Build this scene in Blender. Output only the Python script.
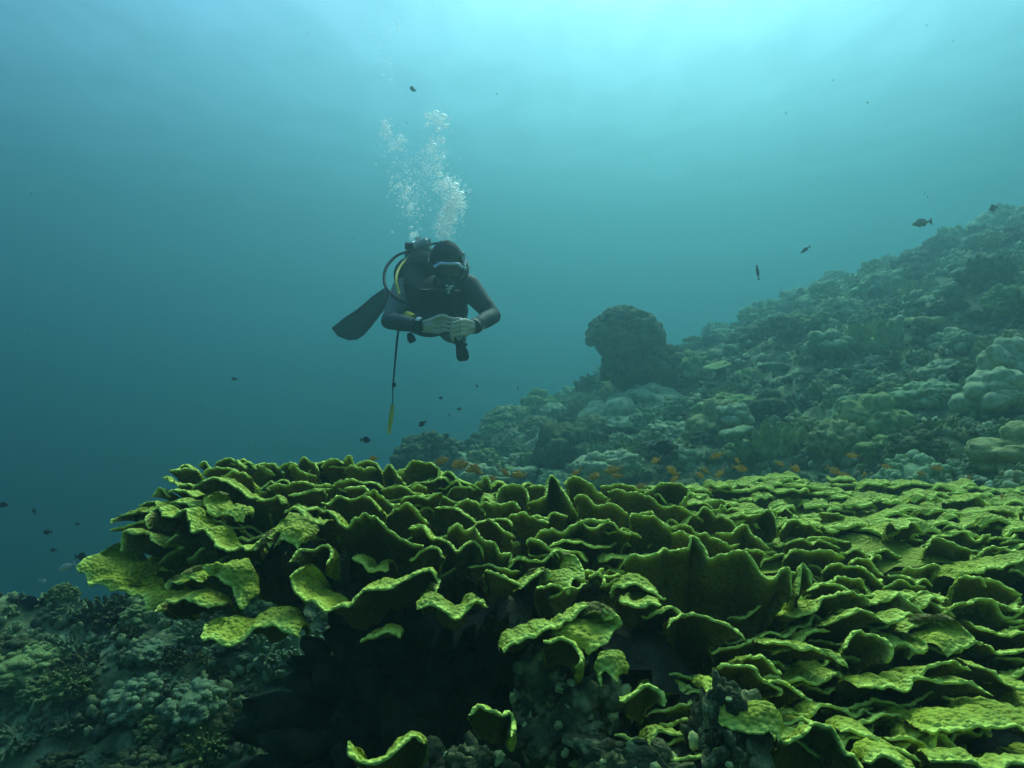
import bpy, math, random
import numpy as np
from mathutils import Vector, Matrix

for _o in list(bpy.data.objects):
    bpy.data.objects.remove(_o, do_unlink=True)
SC = bpy.context.scene
COL = SC.collection
R = math.radians
FPX = 512 / math.tan(R(35))          # focal length in pixels (70 degree lens)

# ------------------------------------------------------------------ camera, sky, sun, exposure
cam = bpy.data.cameras.new('camera')
cam_o = bpy.data.objects.new('camera', cam)
COL.objects.link(cam_o)
cam.sensor_width = 36
cam.lens = 18 / math.tan(R(35))
cam.clip_start = 0.05
cam.clip_end = 600
cam_o.rotation_euler = (R(90), 0, 0)
SC.camera = cam_o

SUN_EL, SUN_AZ = 47, 14
world = bpy.data.worlds.new('World')
SC.world = world
world.use_nodes = True
_nt = world.node_tree
_sky = _nt.nodes.new('ShaderNodeTexSky')
_sky.sky_type = 'NISHITA'
_sky.sun_disc = False
_sky.sun_elevation = R(SUN_EL)
_sky.sun_rotation = R(SUN_AZ)
_nt.links.new(_sky.outputs[0], _nt.nodes['Background'].inputs[0])
_nt.nodes['Background'].inputs[1].default_value = 0.10

_l = bpy.data.lights.new('sun', 'SUN')
_l.energy = 1.5
_l.angle = R(24)
_l.color = (1, .95, .72)
sun_o = bpy.data.objects.new('sun', _l)
COL.objects.link(sun_o)
_e, _a = R(SUN_EL), R(SUN_AZ)
sun_o.rotation_euler = Vector((math.sin(_a) * math.cos(_e), math.cos(_a) * math.cos(_e), math.sin(_e))).to_track_quat('Z', 'Y').to_euler()

SC.view_settings.view_transform = 'Standard'
SC.view_settings.look = 'None'
SC.view_settings.gamma = 1
SC.view_settings.exposure = 2.48
SC.cycles.volume_bounces = 2
SC.cycles.max_bounces = 8
SC.cycles.transparent_max_bounces = 16

# ------------------------------------------------------------------ the water: one even, closed volume
WATER_TOP, WATER_BOTTOM = 10.0, -15.0


def make_water():
    xs, y0, y1 = 74, -54, 94
    v = [(sx * xs, y, z) for z in (WATER_BOTTOM, WATER_TOP) for (sx, y) in ((-1, y0), (1, y0), (1, y1), (-1, y1))]
    f = [(3, 2, 1, 0), (4, 5, 6, 7), (0, 1, 5, 4), (1, 2, 6, 5), (2, 3, 7, 6), (3, 0, 4, 7)]
    me = bpy.data.meshes.new('haze')
    me.from_pydata(v, [], f)
    o = bpy.data.objects.new('haze', me)
    COL.objects.link(o)
    o['kind'] = 'stuff'
    o['label'] = 'clear blue green sea water filling the whole view'
    m = bpy.data.materials.new('sea_water')
    m.use_nodes = True
    n = m.node_tree
    n.nodes.clear()
    out = n.nodes.new('ShaderNodeOutputMaterial')
    vol = n.nodes.new('ShaderNodeVolumePrincipled')
    vol.inputs['Density'].default_value = 0.098
    vol.inputs['Color'].default_value = (.100, .192, .220, 1)
    vol.inputs['Absorption Color'].default_value = (0, .15, .17, 1)
    vol.inputs['Anisotropy'].default_value = 0.66
    n.links.new(vol.outputs[0], out.inputs['Volume'])
    me.materials.append(m)


make_water()


def make_surface():
    """the rippled underside of the sea surface, far overhead"""
    xs = np.concatenate([np.linspace(-70, -30, 40), np.linspace(-29.6, 29.6, 190), np.linspace(30, 70, 40)])
    ys = np.concatenate([np.linspace(-50, 4, 60), np.linspace(4.3, 60, 230), np.linspace(61, 90, 30)])
    X, Y = np.meshgrid(xs, ys, indexing='ij')
    Z = 9.75 + .006 * np.sin(X * .9 + Y * .5 + np.sin(Y * .35) * 1.5) + .005 * np.sin(X * -.5 + Y * 1.3 + np.sin(X * .4)) + .003 * np.sin(X * 2.1 + Y * 1.7)
    n0, n1 = X.shape
    i, j = np.meshgrid(np.arange(n0 - 1), np.arange(n1 - 1), indexing='ij')
    F = np.stack([i * n1 + j, (i + 1) * n1 + j, (i + 1) * n1 + j + 1, i * n1 + j + 1], -1).reshape(-1, 4)
    me = bpy.data.meshes.new('water_surface')
    me.from_pydata(np.stack([X, Y, Z], -1).reshape(-1, 3).tolist(), [], F.tolist())
    me.polygons.foreach_set('use_smooth', np.ones(len(me.polygons), bool))
    m = bpy.data.materials.new('water_surface')
    m.use_nodes = True
    n = m.node_tree
    n.nodes.clear()
    out = n.nodes.new('ShaderNodeOutputMaterial')
    tr = n.nodes.new('ShaderNodeBsdfTransparent')
    tc = n.nodes.new('ShaderNodeTexCoord')
    mp = n.nodes.new('ShaderNodeMapping')
    mp.inputs['Scale'].default_value = (.75, .30, 1)
    mp.inputs['Rotation'].default_value = (0, 0, R(-38))
    no = n.nodes.new('ShaderNodeTexNoise')
    no.inputs['Scale'].default_value = 1.1
    no.inputs['Detail'].default_value = 4
    no.inputs['Distortion'].default_value = .6
    ra = n.nodes.new('ShaderNodeValToRGB')
    ra.color_ramp.elements[0].position = .32
    ra.color_ramp.elements[1].position = .66
    ra.color_ramp.elements[0].color = (.80, .82, .83, 1)  # light and dark of the ripples, tinted into the transmission colour
    ra.color_ramp.elements[1].color = (1, 1, 1, 1)
    n.links.new(tc.outputs['Object'], mp.inputs['Vector'])
    n.links.new(mp.outputs[0], no.inputs['Vector'])
    n.links.new(no.outputs[0], ra.inputs[0])
    # the surface lets less through the flatter it is looked at or lit
    lw = n.nodes.new('ShaderNodeLayerWeight')
    lw.inputs['Blend'].default_value = .5
    fr = n.nodes.new('ShaderNodeMapRange')
    fr.inputs['From Min'].default_value = .32
    fr.inputs['From Max'].default_value = .78
    fr.inputs['To Min'].default_value = 1
    fr.inputs['To Max'].default_value = .10
    n.links.new(lw.outputs['Facing'], fr.inputs['Value'])
    mu = n.nodes.new('ShaderNodeMixRGB')
    mu.blend_type = 'MULTIPLY'
    mu.inputs[0].default_value = 1
    n.links.new(ra.outputs[0], mu.inputs[1])
    n.links.new(fr.outputs[0], mu.inputs[2])
    n.links.new(mu.outputs[0], tr.inputs['Color'])
    n.links.new(tr.outputs[0], out.inputs['Surface'])
    me.materials.append(m)
    o = bpy.data.objects.new('water_surface', me)
    COL.objects.link(o)
    o['kind'] = 'structure'
    o['label'] = 'rippled underside of the sea surface far overhead'


make_surface()

# ------------------------------------------------------------------ helpers: noise, meshes, materials
RNG = np.random.default_rng(11)
random.seed(5)


def _h(i, j, k, s):
    n = (i.astype(np.int64) * 374761393 + j.astype(np.int64) * 668265263 + k.astype(np.int64) * 2147483647 + s * 974711) & 0xffffffff
    n = ((n ^ (n >> 13)) * 1274126177) & 0xffffffff
    n = ((n ^ (n >> 16)) * 2246822519) & 0xffffffff
    n ^= n >> 15
    return (n & 0xffffff) / float(0xffffff)


def vnoise(P, s=0):
    P = np.asarray(P, float)
    I = np.floor(P).astype(np.int64)
    f = P - I
    f = f * f * f * (f * (f * 6 - 15) + 10)
    r = 0
    for a in (0, 1):
        wa = f[..., 0] if a else 1 - f[..., 0]
        for b in (0, 1):
            wb = f[..., 1] if b else 1 - f[..., 1]
            for c in (0, 1):
                wc = f[..., 2] if c else 1 - f[..., 2]
                r = r + wa * wb * wc * _h(I[..., 0] + a, I[..., 1] + b, I[..., 2] + c, s)
    return r * 2 - 1


def fbm(P, s=0, octv=4, gain=.5):
    P = np.asarray(P, float)
    r, a = 0, 1.0
    for k in range(octv):
        r = r + a * vnoise(P * (2 ** k) + 17.3 * k, s + k)
        a *= gain
    return r


def worley(P, s=0):
    P = np.asarray(P, float)
    I = np.floor(P).astype(np.int64)
    best = np.full(P.shape[:-1], 9.0)
    for a in (-1, 0, 1):
        for b in (-1, 0, 1):
            for c in (-1, 0, 1):
                J = I + np.array([a, b, c])
                q = np.stack([_h(J[..., 0], J[..., 1], J[..., 2], s + t * 31) for t in range(3)], -1) + J
                best = np.minimum(best, ((q - P) ** 2).sum(-1))
    return np.sqrt(best)


def new_mesh(name, verts, faces, mats, smooth=True, fmat=None):
    me = bpy.data.meshes.new(name)
    verts = np.asarray(verts, np.float32).reshape(-1, 3)
    if isinstance(faces, np.ndarray):
        nf, k = faces.shape
        me.vertices.add(len(verts))
        me.vertices.foreach_set('co', verts.ravel())
        me.loops.add(nf * k)
        me.polygons.add(nf)
        me.loops.foreach_set('vertex_index', faces.ravel().astype(np.int32))
        me.polygons.foreach_set('loop_start', np.arange(0, nf * k, k, dtype=np.int32))
        me.polygons.foreach_set('loop_total', np.full(nf, k, np.int32))
        me.update(calc_edges=True)
    else:
        me.from_pydata(verts.tolist(), [], faces)
        me.update()
    for m in (mats if isinstance(mats, (list, tuple)) else [mats]):
        me.materials.append(m)
    if fmat is not None:
        me.polygons.foreach_set('material_index', np.asarray(fmat, np.int32))
    if smooth:
        me.polygons.foreach_set('use_smooth', np.ones(len(me.polygons), bool))
    return me


def attr(me, name, vals):
    a = me.attributes.new(name, 'FLOAT', 'POINT')
    a.data.foreach_set('value', np.asarray(vals, np.float32))


def link(name, me, parent=None, loc=None, rot=None, scale=None):
    o = bpy.data.objects.new(name, me)
    COL.objects.link(o)
    if parent is not None:
        o.parent = parent
    if loc is not None:
        o.location = loc
    if rot is not None:
        o.rotation_euler = rot
    if scale is not None:
        o.scale = scale if hasattr(scale, '__len__') else (scale,) * 3
    return o


def tag(o, label=None, cat=None, group=None, kind=None):
    for k, v in (('label', label), ('category', cat), ('group', group), ('kind', kind)):
        if v:
            o[k] = v
    return o


def thing(name, label, cat, loc=(0, 0, 0), group=None):
    return tag(link(name, None, loc=loc), label, cat, group)


def part(name, verts, faces, mats, parent, smooth=True, fmat=None):
    """a child mesh whose coordinates are given in world space; parents carry no rotation when parts are added"""
    v = np.asarray(verts, float).reshape(-1, 3) - np.array(parent.matrix_basis.translation)
    return link(name, new_mesh(name, v, faces, mats, smooth, fmat), parent)


def at(px, py, Y):
    return np.array([(px - 512) / FPX * Y, Y, (384 - py) / FPX * Y])


def ico(sub):
    import bmesh
    bm = bmesh.new()
    bmesh.ops.create_icosphere(bm, subdivisions=sub, radius=1)
    v = np.array([x.co[:] for x in bm.verts])
    f = np.array([[y.index for y in x.verts] for x in bm.faces])
    bm.free()
    return v, f


ICO = {k: ico(k) for k in (1, 2, 3, 4, 5)}


def tube(pts, rad, n=8, caps=True):
    """round tube through points (n,3) with a radius or radii"""
    P = np.asarray(pts, float)
    r = np.broadcast_to(np.asarray(rad, float), (len(P),))
    T = np.gradient(P, axis=0)
    T /= np.linalg.norm(T, axis=1)[:, None] + 1e-9
    up = np.array([0.13, 0.31, 0.94]) if abs(T[0, 2]) < .8 else np.array([0.9, 0.3, 0.1])
    V = []
    for i in range(len(P)):
        a = np.cross(T[i], up)
        a /= np.linalg.norm(a) + 1e-9
        b = np.cross(a, T[i])
        up = b
        for k in range(n):
            t = 2 * math.pi * k / n
            V.append(P[i] + r[i] * (a * math.cos(t) + b * math.sin(t)))
    F = []
    for i in range(len(P) - 1):
        for k in range(n):
            F.append((i * n + k, i * n + (k + 1) % n, (i + 1) * n + (k + 1) % n, (i + 1) * n + k))
    if caps:
        F.append(tuple(range(n)))
        F.append(tuple((len(P) - 1) * n + k for k in range(n))[::-1])
    return V, F


def join(parts):
    V, F, o = [], [], 0
    for v, f in parts:
        V.extend([tuple(p) for p in v])
        F.extend([tuple(int(i) + o for i in q) for q in f])
        o += len(v)
    return V, F


def catmull(pts, n):
    P = np.asarray(pts, float)
    P = np.vstack([2 * P[0] - P[1], P, 2 * P[-1] - P[-2]])
    seg = len(P) - 3
    u = np.linspace(0, seg - 1e-6, n)
    i = u.astype(int)
    t = (u - i)[:, None]
    a, b, c, d = P[i], P[i + 1], P[i + 2], P[i + 3]
    return .5 * (2 * b + (c - a) * t + (2 * a - 5 * b + 4 * c - d) * t * t + (3 * b - a - 3 * c + d) * t ** 3)


def mat(name, c1, c2=None, scale=6, rough=.85, bump=0, bscale=40, spec=.15, c3=None, s3=20, coords='Object'):
    m = bpy.data.materials.new(name)
    m.use_nodes = True
    n = m.node_tree
    b = n.nodes['Principled BSDF']
    b.inputs['Roughness'].default_value = rough
    b.inputs['Specular IOR Level'].default_value = spec
    tc = n.nodes.new('ShaderNodeTexCoord')
    if c2 is None:
        b.inputs['Base Color'].default_value = (*c1, 1)
        last = None
    else:
        no = n.nodes.new('ShaderNodeTexNoise')
        no.inputs['Scale'].default_value = scale
        no.inputs['Detail'].default_value = 6
        n.links.new(tc.outputs[coords], no.inputs['Vector'])
        ra = n.nodes.new('ShaderNodeValToRGB')
        ra.color_ramp.elements[0].position = .36
        ra.color_ramp.elements[1].position = .66
        ra.color_ramp.elements[0].color = (*c1, 1)
        ra.color_ramp.elements[1].color = (*c2, 1)
        n.links.new(no.outputs[0], ra.inputs[0])
        last = ra.outputs[0]
        if c3 is not None:
            n3 = n.nodes.new('ShaderNodeTexNoise')
            n3.inputs['Scale'].default_value = s3
            n3.inputs['Detail'].default_value = 3
            n.links.new(tc.outputs[coords], n3.inputs['Vector'])
            r3 = n.nodes.new('ShaderNodeValToRGB')
            r3.color_ramp.elements[0].position = .55
            r3.color_ramp.elements[1].position = .68
            n.links.new(n3.outputs[0], r3.inputs[0])
            mx = n.nodes.new('ShaderNodeMixRGB')
            mx.inputs[2].default_value = (*c3, 1)
            n.links.new(r3.outputs[0], mx.inputs[0])
            n.links.new(last, mx.inputs[1])
            last = mx.outputs[0]
        n.links.new(last, b.inputs['Base Color'])
    if bump:
        nb = n.nodes.new('ShaderNodeTexNoise')
        nb.inputs['Scale'].default_value = bscale
        nb.inputs['Detail'].default_value = 5
        n.links.new(tc.outputs[coords], nb.inputs['Vector'])
        bu = n.nodes.new('ShaderNodeBump')
        bu.inputs['Strength'].default_value = bump
        bu.inputs['Distance'].default_value = .02
        n.links.new(nb.outputs[0], bu.inputs['Height'])
        n.links.new(bu.outputs[0], b.inputs['Normal'])
    return m


# ------------------------------------------------------------------ the reef ground
def reef_height(x, y, rough=True):
    x = np.asarray(x, float)
    y = np.asarray(y, float)
    d = np.interp(y, [-60, -5, 0, 3, 4.6, 6, 9, 13, 15.5, 19, 30, 60], [-6, -2.4, -1.75, -1.5, -1.62, -1.32, -.85, -.72, -.85, -2.2, -8, -12])
    z = .40 * x + d
    x0 = np.interp(y, [0, 4, 9, 14, 20], [-.6, -.7, -1.0, -.2, 2])
    k = np.maximum(0, x0 - x)
    z = z - .9 * k - .5 * np.minimum(k, 2) ** 2
    z = np.where(z > 3.6, 3.6 + 2.4 * np.tanh((z - 3.6) / 2.4), z)
    # the low shoulder of reef at the near left
    dy = y - 2.95
    mound = -.90 - .10 * (x + 1.7) ** 2 - np.where(dy < 0, .30 * -dy + .12 * dy * dy, .9 * dy + .5 * dy * dy)
    mound = mound + .05 * np.sin(x * 5.1 + 1)
    w = 6.0
    z = np.where(np.abs(z - mound) > 3, np.maximum(z, mound), np.log(np.exp(np.clip(w * (z + 3), -40, 60)) + np.exp(np.clip(w * (mound + 3), -40, 60))) / w - 3)
    z = np.where(z < -9, -9 + (-3.5) * np.tanh((-9 - z) / 3.5), z)
    if rough:
        P = np.stack([x, y, z * 0 + .3], -1)
        z = z + .16 * fbm(P * .9, 3, 4) + .10 * (0.6 - worley(P * 2.1, 9)) + .05 * (0.6 - worley(P * 5.5, 4)) + .02 * fbm(P * 9, 8, 2)
    return z


M_ground = mat('reef_ground', (.06, .085, .03), (.18, .23, .09), scale=7, bump=1, bscale=30, c3=(.28, .34, .16), s3=9)


def make_ground():
    a = np.concatenate([np.arange(-50, 50.01, .36), np.arange(56, 305, 6)])
    r = np.concatenate([[.01], np.geomspace(.45, 52, 420)])
    A, Q = np.meshgrid(R(1) * a, r, indexing='ij')
    X, Y = Q * np.sin(A), Q * np.cos(A)
    Z = reef_height(X, Y)
    na, nr = X.shape
    i, j = np.meshgrid(np.arange(na), np.arange(nr - 1), indexing='ij')
    i2 = (i + 1) % na
    F = np.stack([i * nr + j, i * nr + j + 1, i2 * nr + j + 1, i2 * nr + j], -1).reshape(-1, 4)
    o = link('reef_ground', new_mesh('reef_ground', np.stack([X, Y, Z], -1).reshape(-1, 3), F, M_ground))
    tag(o, 'rough reef slope of rock and old coral rising to one side', None, None, 'structure')


make_ground()

# ------------------------------------------------------------------ the yellow green plate coral
def coral_material():
    m = bpy.data.materials.new('plate_coral')
    m.use_nodes = True
    n = m.node_tree
    L = n.links
    b = n.nodes['Principled BSDF']
    b.inputs['Roughness'].default_value = .75
    b.inputs['Specular IOR Level'].default_value = .2
    tc = n.nodes.new('ShaderNodeTexCoord')
    no = n.nodes.new('ShaderNodeTexNoise')
    no.inputs['Scale'].default_value = 9
    no.inputs['Detail'].default_value = 7
    L.new(tc.outputs['Object'], no.inputs['Vector'])
    ra = n.nodes.new('ShaderNodeValToRGB')
    ra.color_ramp.elements[0].position = .33
    ra.color_ramp.elements[1].position = .68
    ra.color_ramp.elements[0].color = (.19, .24, .012, 1)
    ra.color_ramp.elements[1].color = (.39, .45, .028, 1)
    L.new(no.outputs[0], ra.inputs[0])
    # polyp mouths: small brown dots
    vo = n.nodes.new('ShaderNodeTexVoronoi')
    vo.inputs['Scale'].default_value = 120
    L.new(tc.outputs['Object'], vo.inputs['Vector'])
    vr = n.nodes.new('ShaderNodeValToRGB')
    vr.color_ramp.elements[0].position = .10
    vr.color_ramp.elements[1].position = .42
    vr.color_ramp.elements[0].color = (.55, .45, .30, 1)
    vr.color_ramp.elements[1].color = (1, 1, 1, 1)
    L.new(vo.outputs['Distance'], vr.inputs[0])
    mu = n.nodes.new('ShaderNodeMixRGB')
    mu.blend_type = 'MULTIPLY'
    mu.inputs[0].default_value = .8
    L.new(ra.outputs[0], mu.inputs[1])
    L.new(vr.outputs[0], mu.inputs[2])
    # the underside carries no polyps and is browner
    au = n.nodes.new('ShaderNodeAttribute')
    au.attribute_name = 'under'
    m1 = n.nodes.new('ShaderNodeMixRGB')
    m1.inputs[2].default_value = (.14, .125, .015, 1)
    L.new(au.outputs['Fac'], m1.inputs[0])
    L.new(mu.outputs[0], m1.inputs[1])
    # the growing margin is pale yellow, and paler to paint in light the rims catch
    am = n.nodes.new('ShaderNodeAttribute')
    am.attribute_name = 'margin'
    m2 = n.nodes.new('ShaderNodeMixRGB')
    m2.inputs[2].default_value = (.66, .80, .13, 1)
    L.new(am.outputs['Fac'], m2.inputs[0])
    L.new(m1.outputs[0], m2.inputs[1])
    L.new(m2.outputs[0], b.inputs['Base Color'])
    bu = n.nodes.new('ShaderNodeBump')
    bu.inputs['Strength'].default_value = 1
    bu.inputs['Distance'].default_value = .006
    bu.invert = True
    L.new(vo.outputs['Distance'], bu.inputs['Height'])
    L.new(bu.outputs[0], b.inputs['Normal'])
    return m


M_plate = coral_material()
M_base = mat('dead_coral_and_shade', (.02, .022, .012), (.07, .072, .036), scale=12, bump=1, bscale=60)  # dead coral tone; on the rock feet it paints in shade
ROOTS = []


def plate_mesh(rim, az, t, L, c=.55, seed=0, th=.0065, du=.0048, rows=18, ruffle=1.0):
    """one leaf of the colony: a rounded rim curve in space, and a sheet that runs from it down and back to a narrower root"""
    rim = np.asarray(rim, float)
    ln = np.linalg.norm(np.diff(rim, axis=0), axis=1).sum()
    n = max(14, int(ln / du))
    P = catmull(rim, n)
    u = np.linspace(0, 1, n)
    # crenulated edge
    w = vnoise(P * 38, seed) * .006 + vnoise(P * 85, seed + 3) * .004
    w2 = vnoise(P * 17, seed + 5) * .028 + vnoise(P * 42, seed + 7) * .012
    w = w + vnoise(P * 21, seed + 9) * (.011 if t < 22 else .005)
    P = P + np.stack([0 * w, w2 * ruffle, w * ruffle], -1)
    M = P.mean(0)
    end = np.clip(1 - np.abs(2 * u - 1) ** 5 * .45, .3, 1)

    def d(tt):
        tt = R(tt)
        a = R(az)
        return np.array([math.sin(a) * math.cos(tt), math.cos(a) * math.cos(tt), -math.sin(tt)])
    root = M + (P - M) * c + d(t + 8) * L * end[:, None]
    ctl = P * .75 + (M + (P - M) * c) * .25 + d(t - 22) * L * .5 * end[:, None]
    v = np.linspace(0, 1, rows) ** 1.35
    V = v[None, :, None]
    S = P[:, None] * (1 - V) ** 2 + 2 * ctl[:, None] * V * (1 - V) + root[:, None] * V * V
    Tu = np.gradient(S, axis=0)
    Tv = np.gradient(S, axis=1)
    N = np.cross(Tu, Tv)
    N /= np.linalg.norm(N, axis=-1)[..., None] + 1e-9
    if (N[:, :, 2].mean() < 0):
        N = -N
    S = S + N * ((vnoise(S * 14, seed + 11) * .017 + vnoise(S * 31, seed + 12) * .006) * np.minimum(1, v * 3)[None, :] * ruffle)[..., None]
    thick = th * (.62 + .5 * np.minimum(1, v * 2.2))[None, :] * np.clip(1.15 - np.abs(2 * u - 1) ** 8, .2, 1)[:, None]
    bump_t = (.55 - worley(S * 92, seed)) * .0075
    bump_b = (.55 - worley(S * 60, seed + 2)) * .0016
    top = S + N * (thick * .5 + bump_t)[..., None]
    bot = S - N * (thick * .5 + bump_b)[..., None]
    out = -(Tv[:, 0] / (np.linalg.norm(Tv[:, 0], axis=-1)[:, None] + 1e-9))
    arc = []
    eb = (.55 - worley(P * 110, seed + 4)) * .006
    for ang in (-55, -18, 18, 55):
        q = thick[:, 0:1] * .62
        arc.append(P + out * (q * math.cos(R(ang)) * .9 + eb[:, None]) + N[:, 0] * q * math.sin(R(ang)))
    prof = np.concatenate([bot[:, ::-1], np.stack(arc, 1), top], axis=1)
    K = prof.shape[1]
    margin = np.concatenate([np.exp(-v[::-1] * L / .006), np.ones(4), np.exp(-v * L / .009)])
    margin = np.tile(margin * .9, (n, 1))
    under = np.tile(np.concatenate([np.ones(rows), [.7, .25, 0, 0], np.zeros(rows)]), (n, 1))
    i, j = np.meshgrid(np.arange(n - 1), np.arange(K - 1), indexing='ij')
    F = np.stack([i * K + j, i * K + j + 1, (i + 1) * K + j + 1, (i + 1) * K + j], -1).reshape(-1, 4)
    # close the two ends
    e = np.arange(rows - 1)
    ends = []
    for b0 in (0, (n - 1) * K):
        ends.append(np.stack([b0 + e, b0 + e + 1, b0 + K - 2 - e, b0 + K - 1 - e], -1))
    F = np.concatenate([F] + ends)
    return prof.reshape(-1, 3), F, margin.ravel(), under.ravel(), root


def add_plate(colony, rim, az, t, L, **kw):
    V, F, mg, un, root = plate_mesh(rim, az, t, L, **kw)
    o = part('coral_plate', V, F, M_plate, colony)
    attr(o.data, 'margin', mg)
    attr(o.data, 'under', un)
    ROOTS.append(root[[0, len(root) // 4, len(root) // 2, 3 * len(root) // 4, -1]])
    return o


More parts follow.
